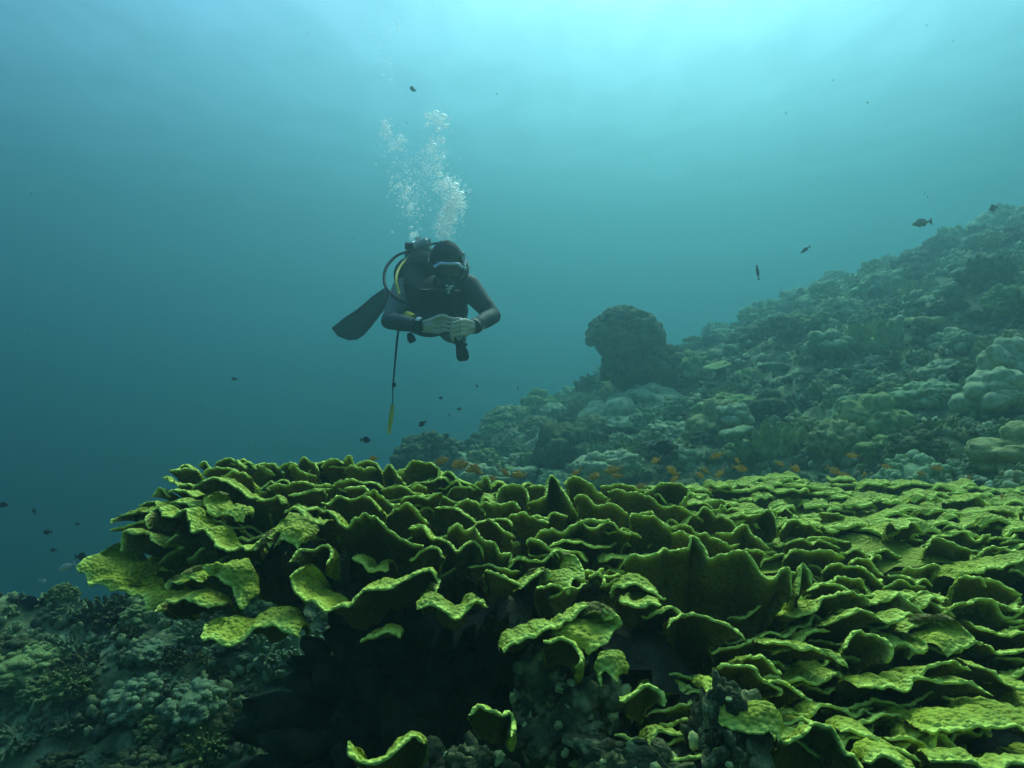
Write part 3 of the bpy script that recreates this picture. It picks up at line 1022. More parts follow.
place_head('boulder_coral', 'pale', 1.2, 8.4, .34, 'large pale lumpy coral below the big dim bush', var=0)
place_head('boulder_coral', 'pale', 1.65, 8.9, .36, 'large pale cream coral mass beside the big dim bush', var=1)
place_head('cauliflower_coral', 'dark brown', 1.25, 6.2, .17, 'small black looking coral clump behind the orange fish', var=3, z=-.62)
place_head('boulder_coral', 'dark brown', .52, 7.6, .26, 'dark upright coral lump on the lower slope', var=2, sz=1.4)

ZONE = [(4.2, 6.2, 'at the slope foot'), (6.2, 8.6, 'low on the slope'),
        (8.6, 11.5, 'midway up the slope'), (11.5, 18, 'near the hazy crest')]
kinds = ['boulder_coral'] * 8 + ['cauliflower_coral'] * 5 + ['bush_coral'] * 4 + ['finger_coral'] * 3 + ['table_coral'] * 2 + ['leather_coral']
tones = ['pale'] * 7 + ['olive'] * 5 + ['tan'] * 5 + ['grey green'] * 7 + ['dark brown'] * 4
n = tries = 0
while n < 780 and tries < 90000:
    tries += 1
    r = 4.3 * (17.5 / 4.3) ** hr.uniform(0, 1)
    a = R(hr.uniform(-9, 42))
    x, y = r * math.sin(a), r * math.cos(a)
    if y < 4.1 or x < -1.3:
        continue
    k = hr.uniform(0, 1)
    size = (.07 + .19 * k ** 2.1) * (.74 + r * .045)
    if any((x - p) ** 2 + ((y - q) * .75) ** 2 < (.62 * (size + s)) ** 2 for p, q, s in HEADS):
        continue
    kind, tone = kinds[hr.integers(len(kinds))], tones[hr.integers(len(tones))]
    if kind == 'table_coral':
        tone, size = ['olive', 'grey green'][hr.integers(2)], min(size, .2)
    zone = next(t for lo, hi, t in ZONE if r < hi)
    big = 'large' if size > .2 else 'small'
    px_ = 512 + x / y * FPX
    side = 'nearest the diver' if px_ < 560 else 'near the big dim bush' if px_ < 700 else 'beneath the two slim fish' if px_ < 850 else 'toward the picture edge'
    place_head(kind, tone, x, y, size, f'{big} {tone} {WORDS[kind]} {zone}, {side}', f'{big} {tone} {kind.replace("_", " ")}s {zone}, {side}', sz=hr.uniform(.8, 1.35))
    n += 1

# heads of the near left shoulder
n = tries = 0
while n < 190 and tries < 9000:
    tries += 1
    x, y = hr.uniform(-2.9, -.55), hr.uniform(1.75, 3.5)
    size = .05 + .10 * hr.uniform(0, 1) ** 1.5
    if any((x - p) ** 2 + (y - q) ** 2 < (.48 * (size + s)) ** 2 for p, q, s in HEADS):
        continue
    kind, tone = ['cauliflower_coral', 'bush_coral', 'cauliflower_coral', 'bush_coral'][hr.integers(4)], ['olive', 'grey green', 'dark brown', 'dark brown', 'grey green'][hr.integers(5)]
    big = 'large' if size > .1 else 'small'
    zone = 'on the shaded rock ' + ('at the picture edge' if x / y < -.52 else 'beneath the coral tip')
    place_head(kind, tone, x, y, size, f'{big} {tone} {WORDS[kind]} {zone}', f'{big} {tone} {kind.replace("_", " ")}s {zone}', sz=hr.uniform(.7, 1.1))
    n += 1


def rubble():
    """the small growth that covers the rock everywhere between the heads"""
    q = np.random.default_rng(8)
    v1, f1 = ICO[1]
    v2, f2 = ICO[2]
    VV, FF, CC, off = [], [], [], 0
    r = 3.9 * (17.5 / 3.9) ** q.uniform(0, 1, 8000)
    a = R(1) * q.uniform(-11, 44, 8000)
    X, Y = r * np.sin(a), r * np.cos(a)
    S = (.016 + .032 * q.uniform(0, 1, 8000) ** 1.7) * (.55 + r * .1)
    m = 1900
    X = np.concatenate([X, q.uniform(-2.5, -.55, m)])
    Y = np.concatenate([Y, q.uniform(1.7, 3.25, m)])
    S = np.concatenate([S, (.010 + .022 * q.uniform(0, 1, m) ** 2)])
    Z = reef_height(X, Y)
    for i in range(len(X)):
        s = S[i] * (1 if i < 8000 else .95)
        near = i >= 8000 or Y[i] < 5.3
        v, f = (v2, f2) if near else (v1, f1)
        tone = q.uniform(0, 1) if i < 8000 else q.uniform(0, .62)
        for _ in range(3):
            w = v * (1 + q.uniform(.1, .4) * np.sin(v @ q.normal(0, 4, 3) + q.uniform(0, 6)))[:, None]
            k = q.uniform(.35, .75)
            w = w * np.array([q.uniform(.7, 1.2), q.uniform(.7, 1.2), q.uniform(.7, 1.5)]) * s * k
            w = w + [X[i] + q.normal(0, .55) * s, Y[i] + q.normal(0, .55) * s, Z[i] + s * q.uniform(.1, .8)]
            if i >= 8000:
                w = w + q.normal(0, .16, (len(v), 3)) * s * k
            VV.append(w)
            FF.append(f + off)
            CC.append(np.full(len(v), np.clip(tone * (1 if i < 8000 else .7) + q.normal(0, .03), 0, .99)))
            off += len(v)
    m_ = bpy.data.materials.new('reef_growth')
    m_.use_nodes = True
    nn = m_.node_tree
    b = nn.nodes['Principled BSDF']
    b.inputs['Roughness'].default_value = .9
    at_ = nn.nodes.new('ShaderNodeAttribute')
    at_.attribute_name = 'tone'
    ra = nn.nodes.new('ShaderNodeValToRGB')
    ra.color_ramp.interpolation = 'CONSTANT'
    cols = [(.06, .08, .03), (.15, .20, .07), (.20, .26, .10), (.12, .17, .05), (.18, .24, .09), (.17, .18, .06), (.24, .30, .14), (.34, .42, .22)]
    while len(ra.color_ramp.elements) < len(cols):
        ra.color_ramp.elements.new(.5)
    for k, c in enumerate(cols):
        ra.color_ramp.elements[k].position = k / len(cols)
        ra.color_ramp.elements[k].color = (*c, 1)
    nn.links.new(at_.outputs['Fac'], ra.inputs[0])
    nn.links.new(ra.outputs[0], b.inputs['Base Color'])
    me = new_mesh('reef_growth', np.concatenate(VV), np.concatenate(FF), m_)
    attr(me, 'tone', np.concatenate(CC))
    tag(link('reef_growth', me), 'small mixed coral growth and rubble covering the reef rock', None, None, 'stuff')


rubble()

# ------------------------------------------------------------------ encrusted rock under the front of the plate coral
M_rock = mat('encrusted_rock', (.04, .05, .02), (.17, .19, .07), scale=14, bump=1, bscale=70, c3=(.38, .42, .16), s3=24, rough=.9)


def rock(c, size, label, seed, knobs, m_=None):
    if knobs or m_:
        p, f = cluster(seed, 300, .06, .15, 1, 2, .7) if knobs else cluster(seed, 420, .05, .14, 1, 2)
    else:
        v, f = ICO[5]
        p = v * (1 + .10 * fbm(v * 6, seed + 2, 3) + .12 * np.clip(1 - 1.5 * worley(v * 4, seed + 6) ** 2, 0, 1))[:, None]
    p = p * (1 + .35 * fbm(p * 1.6, seed, 3))[:, None] * np.array(size)
    f = np.asarray(f)
    v = p / np.array(size)
    o = thing('encrusted_rock', label, 'rock', c)
    link('rock', new_mesh('rock', p, f, m_ or M_rock), o)
    q = np.random.default_rng(seed)
    if knobs:
        idx = [i for i in np.argsort(q.uniform(0, 1, len(v))) if v[i, 1] < .3 and v[i, 2] > -.4][:knobs]
        for i in idx:
            s = q.uniform(.004, .010)
            bv, bf = ICO[3][0] * (1 + .30 * vnoise(ICO[3][0] * 1.9 + i, 3) + .12 * vnoise(ICO[3][0] * 5 + i, 4))[:, None], ICO[3][1]
            k = link('coral_knob', new_mesh('coral_knob', bv * s * np.array([1, 1, q.uniform(.6, 1.8)]), bf, M_knob), o, p[i] * .98, (q.uniform(-.6, .6), q.uniform(-.6, .6), q.uniform(0, 6)))
    return o


M_knob = mat('pale_green_knob', (.36, .44, .12), (.62, .68, .28), scale=30, bump=.6, bscale=120)
rock((.10, 1.22, -.555), (.10, .10, .12), 'knobbly encrusted rock hanging beneath the plate coral shelf', 3, 40)
rock((.19, 1.02, -.575), (.11, .08, .07), 'pale knobbly rock at the bottom edge beneath the small shelf plate', 12, 24)
rock((-.03, 1.05, -.60), (.065, .06, .08), 'narrow rock pillar carrying the arched green plate', 7, 5)
rock((.30, 1.04, -.54), (.06, .07, .10), 'knobbly rock wedged beneath the ridged near plates', 9, 14)
rock((-.14, 1.10, -.70), (.13, .10, .10), 'dark rock carrying the lowest small plate', 5, 3)
rock((-.06, 1.68, -.80), (.44, .26, .36), 'dark shaded rock foot carrying the ruffled coral', 15, 0, M_base)  # near-black colour deepens the shade beneath the coral
rock((.62, 1.60, -.90), (.50, .34, .36), 'dark shaded rock under the near ridges of the coral', 16, 0, M_base)  # colour darkened for shade here too

# ------------------------------------------------------------------ the diver
M_suit = mat('neoprene_suit', (.016, .028, .028), (.030, .048, .047), scale=9, rough=.7, bump=.25, bscale=90, spec=.3)
M_panel = mat('grey_neoprene', (.10, .13, .13), (.14, .17, .17), scale=9, rough=.75, bump=.2, bscale=90)
M_skin_lit = mat('skin', (.52, .46, .32), (.64, .58, .42), scale=14, rough=.6)  # hand skin, its colour raised for the strong top light
M_face_shaded = mat('face_skin_shaded', (.14, .10, .065), (.20, .15, .10), scale=14, rough=.6)  # skin colour darkened to paint the shade on the face
M_hair = mat('hood_black', (.008, .011, .012), (.02, .024, .025), scale=20, rough=.75, bump=.4, bscale=120)
M_rubber = mat('black_rubber', (.010, .011, .012), rough=.6, spec=.15)
M_vest = mat('vest_cloth', (.010, .013, .015), (.022, .026, .028), scale=14, rough=.85, bump=.5, bscale=60)
M_yellow = mat('yellow_hose', (.50, .44, .03), rough=.5)
M_metal = mat('chrome', (.45, .47, .46), rough=.3)
M_pale = mat('pale_plastic', (.78, .80, .74), rough=.4)
M_lilac = mat('lilac_highlight', (.62, .72, 1.0), rough=.35, spec=.5)  # highlight along the mask's top frame, put into the colour
M_fin = mat('fin_rubber', (.022, .028, .03), (.04, .048, .05), scale=6, rough=.6, spec=.3)
M_stick = mat('yellow_stick', (.62, .52, .04), (.72, .62, .08), scale=20, rough=.5)
M_cord = mat('dark_blue_cord', (.012, .02, .05), rough=.7)
M_tank = mat('tank_paint', (.05, .06, .055), (.08, .09, .085), scale=6, rough=.45)
M_glass = mat('mask_lens', (.01, .014, .016), rough=.08, spec=.6)


def spheres(chain):
    """closed balls along a tapering limb, later fused into one skin"""
    out = []
    v, f = ICO[2]
    for (a, ra), (b, rb) in zip(chain[:-1], chain[1:]):
        a, b = np.array(a, float), np.array(b, float)
        n_ = max(2, int(np.linalg.norm(b - a) / (min(ra, rb) * .3)) + 1)
        for t in np.linspace(0, 1, n_):
            out.append((a + (b - a) * t + v * (ra + (rb - ra) * t), f))
    return out


def ell(c, r, rot=None):
    v, f = ICO[3]
    p = v * np.array(r)
    if rot is not None:
        p = p @ np.array(rot).T
    return [(p + np.array(c), f)]


def fuse(parts, voxel, smooth=4):
    V, F, o = [], [], 0
    for v, f in parts:
        V.append(np.asarray(v, float))
        F.append(np.asarray(f) + o)
        o += len(v)
    me = new_mesh('tmp', np.concatenate(V), np.concatenate(F), [])
    ob = bpy.data.objects.new('tmp', me)
    COL.objects.link(ob)
    md = ob.modifiers.new('r', 'REMESH')
    md.mode = 'VOXEL'
    md.voxel_size = voxel
    sm = ob.modifiers.new('s', 'SMOOTH')
    sm.factor = .5
    sm.iterations = smooth
    dg = bpy.context.evaluated_depsgraph_get()
    e = ob.evaluated_get(dg)
    m2 = e.to_mesh()
    v = np.empty(len(m2.vertices) * 3, np.float32)
    m2.vertices.foreach_get('co', v)
    fs = [tuple(p.vertices) for p in m2.polygons]
    e.to_mesh_clear()
    bpy.data.objects.remove(ob, do_unlink=True)
    return v.reshape(-1, 3).astype(float), fs


def finger_chain(base, d1, d2, d3, l, r):
    p = [np.array(base, float)]
    for d, k in ((d1, .45), (d2, .32), (d3, .25)):
        d = np.array(d, float)
        p.append(p[-1] + d / np.linalg.norm(d) * l * k)
    return spheres([(p[0], r), (p[1], r * .95), (p[2], r * .88), (p[3], r * .74)])


def make_diver():
    D = thing('person', 'scuba diver in dark wetsuit hovering face on with hands clasped, above the coral', 'person', (-.42, 4.3, .45))
    neck = at(440, 287, 4.34)
    head = at(446, 266, 4.16)
    sR, sL = at(404, 290, 4.38), at(468, 287, 4.32)
    eR, eL = at(389, 321, 4.16), at(493, 316, 4.22)
    wR, wL = at(424, 326.5, 3.97), at(473, 327, 3.98)
    hip = np.array([-.56, 4.95, .44])
    chest = (sR + sL) / 2 + np.array([0, .10, -.08])
    B = []
    B += ell(chest, (.185, .17, .15))
    B += ell(chest + [-.02, .2, -.03], (.17, .2, .14))
    B += ell((chest + hip) / 2 + [0, .05, 0], (.155, .2, .125))
    B += ell(hip, (.165, .17, .125))
    B += spheres([(chest + [0, -.05, .07], .10), (neck, .062), (head + [0, .03, -.05], .06)])
    for s, e, w in ((sR, eR, wR), (sL, eL, wL)):
        m = (s + e) / 2
        f = e + (w - e) * .35
        B += spheres([(chest + (s - chest) * .5, .105), (s, .078), (m, .063), (e, .049), (f, .050), (w, .033)])
    for sx, kn, an in ((-1, np.array([-.70, 5.34, .42]), np.array([-.905, 5.50, .655])), (1, np.array([-.46, 5.38, .36]), np.array([-.42, 5.72, .36]))):
        h = hip + np.array([sx * .085, .05, -.01])
        toe = an + (np.array([-.13, .03, -.06]) if sx < 0 else np.array([.02, .14, .04]))
        B += spheres([(h, .09), ((h + kn) / 2, .075), (kn, .056), (kn + (an - kn) * .35, .057), (an, .04), (toe, .038)])
    # head with a face: brow, nose, cheeks, chin, ears
    hd = fwd = np.array([.20, -.88, -.48])
    fwd = fwd / np.linalg.norm(fwd)
    rgt = np.cross(fwd, [0, 0, 1.0]); rgt /= np.linalg.norm(rgt)
    up = np.cross(rgt, fwd)
    Hm = np.stack([rgt, fwd, up], 1)

    def hp(x, y, z):
        return head + Hm @ np.array([x, y, z])
    B += ell(hp(0, -.015, .03), (.078, .098, .10), Hm)
    B += ell(hp(0, .03, -.05), (.058, .065, .07), Hm)
    B += ell(hp(0, .065, -.095), (.024, .022, .020), Hm)
    B += spheres([(hp(0, .092, .0), .010), (hp(0, .108, -.03), .015)])
    for s in (-1, 1):
        B += ell(hp(s * .036, .072, -.03), (.022, .018, .02), Hm)
        B += ell(hp(s * .08, -.01, -.01), (.012, .02, .032), Hm)
    B += ell(hp(0, .088, -.062), (.026, .012, .010), Hm)
    V1, F1 = fuse(B, .010, 5)
    # hands, finer: two palms, ten fingers
    H = []
    palmR = at(437, 325, 3.93)
    dR = (palmR - wR) / np.linalg.norm(palmR - wR)
    H += spheres([(wR - dR * .05, .030), (wR, .028), (palmR - dR * .02, .026)])
    for k in range(4):
        o = np.array([0, -.010 + .003 * k, (.033 - .022 * k)])
        kn = palmR + dR * .045 + o
        H += spheres([(wR + o * .5, .017), (palmR + o, .016), (kn, .0105)])
        H += finger_chain(kn, (1, -.10, -.05 - .03 * k), (.9, .25, -.35), (.35, .55, -.7), (.092, .10, .094, .076)[k], .0086)
    H += finger_chain(palmR + [-.01, -.02, .03], (.7, -.6, .35), (.9, -.1, .1), (.9, .2, -.2), .075, .0125)
    palmL = at(465, 327.5, 3.93)
    dL = (palmL - wL) / np.linalg.norm(palmL - wL)
    H += spheres([(wL - dL * .05, .030), (wL, .028), (palmL - dL * .01, .027)])
    for k in range(4):
        o = np.array([0, -.014 + .002 * k, (.033 - .022 * k)])
        kn = palmL + dL * .035 + o + [0, -.012, 0]
        H += spheres([(wL + o * .5, .017), (palmL + o, .017), (kn, .0108)])
        H += finger_chain(kn, (-.85, -.30, -.25), (-.55, .25, -.75), (.15, .75, -.55), (.082, .09, .085, .07)[k], .0088)
    H += finger_chain(palmL + [.0, -.02, .03], (-.8, -.45, .30), (-.95, -.05, .05), (-.8, .2, -.25), .07, .0128)
    V2, F2 = fuse(H, .0032, 1)
    V = np.concatenate([V1, V2])
    F = list(F1) + [tuple(i + len(V1) for i in f) for f in F2]
    c1 = np.array([V1[list(f)].mean(0) for f in F1])
    mi = np.zeros(len(F), int)
    loc = (c1 - head) @ Hm
    face = (loc[:, 1] > .028) & (np.abs(loc[:, 0]) < .062) & (loc[:, 2] < .07) & (loc[:, 2] > -.125) & (np.linalg.norm(c1 - head, axis=1) < .16)
    mi[:len(F1)][face] = 1
    u = np.clip(((c1 - sR) @ (eR - sR)) / ((eR - sR) @ (eR - sR)), -.3, 1.2)
    dist = np.linalg.norm(c1 - (sR + u[:, None] * (eR - sR)), axis=1)
    panel = (u > .05) & (u < .93) & (dist < .10) & (c1[:, 0] < sR[0] + .06)
    mi[:len(F1)][panel] = 2
    mi[len(F1):] = 3
    body = part('body', V, F, [M_suit, M_face_shaded, M_panel, M_skin_lit], D, True, mi)

    # hood: a close cap over the skull that leaves the face free
    v, f = ICO[4]
    cap = v * np.array([.094, .112, .112]) * (1 + .012 * vnoise(v * 6, 3))[:, None]
    cw = cap @ Hm.T + hp(0, -.014, .03)
    keep = [t for t in f if not ((v[t, 1].mean() > .52 and v[t, 2].mean() < .42) or v[t, 2].mean() < -.72)]
    part('hood', cw, np.array(keep), M_hair, D)
    # cuffs where sleeves end
    for w, e in ((wR, eR), (wL, eL)):
        a = (w - e) / np.linalg.norm(w - e)
        part('cuff', *tube([w - a * .05, w - a * .03, w - a * .005], [.043, .045, .041], 16), M_suit, D)
    # mask: rounded frame, lens, highlight painted as a lilac top edge, strap
    def rr_box(w, h, n_=32, e=4):
        t = np.linspace(0, 2 * math.pi, n_, endpoint=False)
        return np.stack([w * np.sign(np.cos(t)) * np.abs(np.cos(t)) ** (2 / e), h * np.sign(np.sin(t)) * np.abs(np.sin(t)) ** (2 / e)], 1)
    outl = rr_box(.078, .042)

    def mring(s, y, bend=.9):
        return [hp(x * s, y - bend * (x * s) ** 2 * 4, z * s + .012) for x, z in outl]
    n_ = 32
    rings = [mring(1.0, .075), mring(1.06, .10), mring(1.02, .122), mring(.90, .122), mring(.88, .112)]
    VV = [p for r_ in rings for p in r_]
    FF = [(i * n_ + k, i * n_ + (k + 1) % n_, (i + 1) * n_ + (k + 1) % n_, (i + 1) * n_ + k) for i in range(4) for k in range(n_)]
    mask = part('dive_mask', VV, FF, M_rubber, D)
    lens = mring(.885, .1125)

    def sub(name, vv, ff, mt, par):
        o = part(name, vv, ff, mt, D)
        o.parent = par
        return o
    sub('lens', lens + [hp(0, .113, .012)], [(k, (k + 1) % n_, n_) for k in range(n_)], M_glass, mask)
    xs = np.linspace(-.079, .079, 15)
    sub('mask_highlight', *tube([hp(x, .122 - 3.4 * x * x, .012 + .043 - 1.6 * max(0, abs(x) - .045) ** 1.2) for x in xs],   .0075, 8), M_lilac, mask)
    th = np.linspace(.55, 2 * math.pi - .55, 30)
    sv, sf = [], []
    for i, t in enumerate(th):
        for dz, k in ((-.012, 1), (.012, 1), (.012, 1.045), (-.012, 1.045)):
            sv.append(hp(.100 * math.sin(t) * k, -.012 + .116 * math.cos(t) * k, .014 + dz))
    for i in range(29):
        for k in range(4):
            sf.append((i * 4 + k, i * 4 + (k + 1) % 4, i * 4 + 4 + (k + 1) % 4, i * 4 + 4 + k))
    sub('strap', sv, sf, M_rubber, mask)
    sub('strap_buckle', *tube([hp(-.098, .045, .022), hp(-.103, .015, .05), hp(-.100, -.01, .075)], [.008, .011, .006], 8), M_pale, mask)
    # regulator second stage with a pale badge
    reg = thing_part = None
    prof = [(.001, .182), (.022, .182), (.03, .176), (.040, .165), (.042, .140), (.036, .122), (.018, .115), (.016, .085)]
    rv, rf = [], []
    for r_, y in prof:
        for k in range(20):
            t = 2 * math.pi * k / 20
            rv.append(hp(r_ * math.cos(t), y, -.066 + r_ * .85 * math.sin(t)))
    for i in range(len(prof) - 1):
        for k in range(20):
            rf.append((i * 20 + k, i * 20 + (k + 1) % 20, (i + 1) * 20 + (k + 1) % 20, (i + 1) * 20 + k))
    reg = part('regulator', rv, rf, M_rubber, D)
    bad = []
    for (x0, z0, x1, z1, w) in ((-.022, .016, -.004, .010, .006), (-.004, .014, .004, -.022, .0055), (.006, .014, .022, .018, .005), (-.016, -.002, -.004, .0, .004), (.006, .004, .016, -.004, .004), (-.004, -.022, .006, -.028, .004)):
        bad.append(tube([hp(x0, .184, -.066 + z0), hp(x1, .186, -.066 + z1)], w * .85, 6))
    sub('badge', *join(bad), M_pale, reg)
    ex = [tube([hp(s * .02, .13, -.10), hp(s * .055, .12, -.115), hp(s * .075, .10, -.12)], [.014, .018, .02], 10) for s in (-1, 1)]
    sub('exhaust_tee', *join(ex), M_rubber, reg)
    # regulator hose over the shoulder (viewer's right), and inflator loop, yellow hose
    tk = at(418, 244, 4.62)
    part('regulator_hose', *tube(catmull([tk + [.03, 0, -.02], at(440, 243, 4.5), at(458, 249, 4.36), at(466.5, 262, 4.2), at(467, 275, 4.10), hp(-.05, .14, -.07)], 30), .0075, 8), M_rubber, D)
    part('inflator_hose', *tube(catmull([tk + [-.02, 0, -.04], at(398, 255, 4.55), at(387, 266, 4.45), at(384, 279, 4.36), at(387, 289, 4.28), at(395, 297, 4.22), at(405, 303, 4.2)], 36), [.0095] * 36, 10), M_rubber, D)
    part('yellow_hose', *tube(catmull([tk + [.0, -.03, -.06], at(408, 258, 4.5), at(399, 269, 4.34), at(396, 281, 4.22), at(399, 294, 4.17)], 26), .0085, 8), M_yellow, D)
    # buoyancy vest over the torso
    W = []
    W += ell(chest + [0, -.03, .01], (.178, .185, .150))
    W += ell(chest + [-.015, .16, -.02], (.195, .24, .155))
    W += ell((chest + hip) / 2 + [0, .02, 0], (.18, .2, .145))
    W += ell(at(413, 276, 4.58), (.12, .18, .12))
    W += ell(at(424, 266, 4.55), (.11, .16, .10))
    for s, dx in ((sR, .055), (sL, -.05)):
        W += spheres([(s + [dx, .10, .085], .05), (s + [dx, -.02, .075], .052), (s + [dx * 1.1, -.08, .0], .055), (chest + [-.12 if dx > 0 else .12, -.13, -.12], .06)])
    W += ell(chest + [-.09, -.12, -.12], (.075, .06, .075))
    W += ell(chest + [.09, -.12, -.12], (.075, .06, .075))
    vv, ff = fuse(W, .012, 4)
    vv = vv + (.006 * vnoise(vv * 22, 5))[:, None] * np.array([0, -1, .3])
    vest = part('buoyancy_vest', vv, ff, M_vest, D)
    for a_, b_, nm in (((-.08, -.225, .05), (.08, -.225, .045), 'chest_strap'), ((-.11, -.215, -.10), (.10, -.215, -.105), 'waist_strap')):
        sub(nm, *tube([chest + a_, chest + (np.array(a_) + b_) / 2 + [0, -.012, 0], chest + b_], .011, 6), M_rubber, vest)
    sub('buckle', *tube([chest + [-.02, -.245, .047], chest + [.02, -.245, .047]], .017, 6), M_rubber, vest)
    sub('octopus_clip', *tube([at(407, 315, 4.14), at(410, 317, 4.10), at(414, 318, 4.08)], [.024, .028, .022], 10), M_yellow, vest)
    # tank on the back, with valve and first stage
    ta, tb = at(419, 251, 4.62), np.array([-.66, 5.20, .70])
    td = (tb - ta) / np.linalg.norm(tb - ta)
    tank = part('air_tank', *tube([ta - td * .035, ta - td * .02, ta + td * .02, ta + td * .06, ta + td * .5, tb, tb + td * .03], [.03, .062, .085, .092, .092, .092, .06], 24), M_tank, D)
    sub('valve', *tube([ta - td * .03, ta - td * .075, ta - td * .09], [.022, .024, .018], 12), M_metal, tank)
    sub('valve_knob', *tube([ta - td * .06 + [-.035, 0, .005], ta - td * .06 + [-.085, 0, .01]], [.022, .024], 12), M_rubber, tank)
    sub('first_stage', *join([tube([ta - td * .075 + [-.03, -.02, .0], ta - td * .075 + [.05, -.02, .02]], [.026, .03], 14), tube([ta - td * .07 + [.05, -.02, .02], ta - td * .07 + [.078, -.02, .028]], [.024, .022], 14), tube([ta - td * .05 + [0, -.03, .03], ta - td * .05 + [0, -.035, .06]], [.02, .016], 10)]), M_metal, tank)
    sub('tank_band', *tube([ta + td * .2, ta + td * .25], .096, 24), M_rubber, tank)
    # watch on the wrist
    aw = (wR - eR) / np.linalg.norm(wR - eR)
    cw_ = wR - aw * .035
    watch = part('wrist_watch', *tube([cw_ - aw * .016, cw_ + aw * .016], .049, 18), M_rubber, D)
    fc = cw_ + np.array([.0, -.043, .026])
    t1 = aw
    nrm = np.array([0, -.85, .53])
    t2 = np.cross(t1, nrm); t2 /= np.linalg.norm(t2)
    bx = []
    for h_ in (0, .012):
        for sx, sy in ((-1, -1), (1, -1), (1, 1), (-1, 1)):
            bx.append(fc + t1 * sx * .021 + t2 * sy * .017 + nrm * h_)
    cube = [(0, 3, 2, 1), (4, 5, 6, 7), (0, 1, 5, 4), (1, 2, 6, 5), (2, 3, 7, 6), (3, 0, 4, 7)]
    sub('watch_case', bx, cube, M_rubber, watch)
    sub('watch_face', [fc + nrm * .0145 + t1 * sx * .017 + t2 * sy * .0125 for sx, sy in ((-1, -1), (1, -1), (1, 1), (-1, 1))] + [fc + nrm * .012 + t1 * sx * .018 + t2 * sy * .0135 for sx, sy in ((-1, -1), (1, -1), (1, 1), (-1, 1))], [(0, 1, 2, 3), (0, 4, 5, 1), (1, 5, 6, 2), (2, 6, 7, 3), (3, 7, 4, 0)], M_pale, watch)
    # fins
    def fin(outline, Y0, Y1, foot, toe):
        o2 = np.array([at(px, py, Y0 + (Y1 - Y0) * k) for px, py, k in outline])
        c_ = o2.mean(0)
        n3 = np.cross(o2[2] - o2[0], o2[4] - o2[0]); n3 /= np.linalg.norm(n3)
        m_ = len(o2)
        V_ = [p + n3 * .009 for p in o2] + [p - n3 * .009 for p in o2]
        F_ = [tuple(range(m_)), tuple(range(m_, 2 * m_))[::-1]] + [(k, (k + 1) % m_, m_ + (k + 1) % m_, m_ + k)[::-1] for k in range(m_)]
        fo = part('fin', V_, F_, M_fin, D, False)
        sub('foot_pocket', *tube([foot, (foot + toe) / 2, toe], [.06, .062, .05], 14), M_rubber, fo)
        return fo, o2, n3
    fo, o2, n3 = fin([(332, 328, 1), (338, 336, 1), (349, 340.5, .95), (357, 339.5, .9), (364, 335, .8), (374, 323, .55), (383, 311, .3), (387, 300, .15), (385, 288, 0), (373, 296, .25), (358, 309, .55), (344, 318, .8)], 5.42, 5.62, np.array([-.905, 5.50, .655]), np.array([-1.03, 5.53, .60]))
    for (a_, b_) in (((384, 290, .02), (335, 328, .98)), ((386, 304, .12), (355, 339, .93))):
        p0, p1 = at(a_[0], a_[1], 5.42 + .2 * a_[2]), at(b_[0], b_[1], 5.42 + .2 * b_[2])
        sub('fin_rib', *tube([p0, (p0 + p1) / 2, p1], [.013, .011, .007], 6), M_rubber, fo)
    an = np.array([-.42, 5.72, .36])
    q = [np.array([dx, dy, dz]) for dx, dy, dz in ((-.05, .1, .0), (.05, .1, .0), (.11, .62, .16), (-.11, .62, .16))]
    bl = part('fin', [an + p + [0, 0, s] for s in (0, .016) for p in q], cube, M_fin, D, False)
    sub('foot_pocket', *tube([an + [0, -.03, 0], an + [0, .06, .0], an + [.0, .16, .03]], [.055, .06, .05], 14), M_rubber, bl)
    part('gauge', *tube([at(409, 333, 4.12), at(411, 338, 4.12), at(413, 342, 4.12)], [.012, .024, .02], 10), M_rubber, D)


make_diver()

# what hangs from the diver
ps = thing('pointer_stick', 'yellow pointer stick hanging on a long dark cord from the diver', 'pointer stick', at(392, 432, 4.2))
cp = [at(399, 327, 4.2), at(397, 341, 4.2), at(395.5, 358, 4.2), at(394, 374, 4.2), at(393, 388, 4.2), at(392.5, 405, 4.2)]
part('cord', *tube(catmull(cp, 30), [.0065] * 12 + [.005] * 12 + [.003] * 6, 8), M_cord, ps)
part('stick', *tube([at(392.6, 404, 4.2), at(391.8, 412, 4.2), at(390.2, 424, 4.2), at(389, 434, 4.2)], [.008, .0125, .0125, .009], 10), M_stick, ps)
part('cord_bead', *tube([at(394.2, 383, 4.2), at(393.9, 387, 4.2)], [.011, .011], 8), M_rubber, ps)

dt = thing('dive_torch', 'small dark torch dangling below the clasped hands', 'torch', at(461, 360, 3.92))
part('torch_body', *tube([at(459, 341, 3.92), at(460.5, 347, 3.92), at(462, 352, 3.92), at(463, 358, 3.92), at(463.3, 361, 3.92)], [.018, .026, .033, .034, .022], 14), M_rubber, dt)
part('clip_ring', *tube(catmull([at(456, 333, 3.92), at(455, 338, 3.92), at(457, 344, 3.92), at(464, 344, 3.92), at(467, 345, 3.92)], 16), .008, 8), M_rubber, dt)
part('wrist_loop', *tube(catmull([at(459, 329, 3.9), at(456, 334, 3.92), at(459, 341, 3.92), at(462, 335, 3.92), at(460, 329, 3.9)], 18), .005, 6), M_metal, dt)

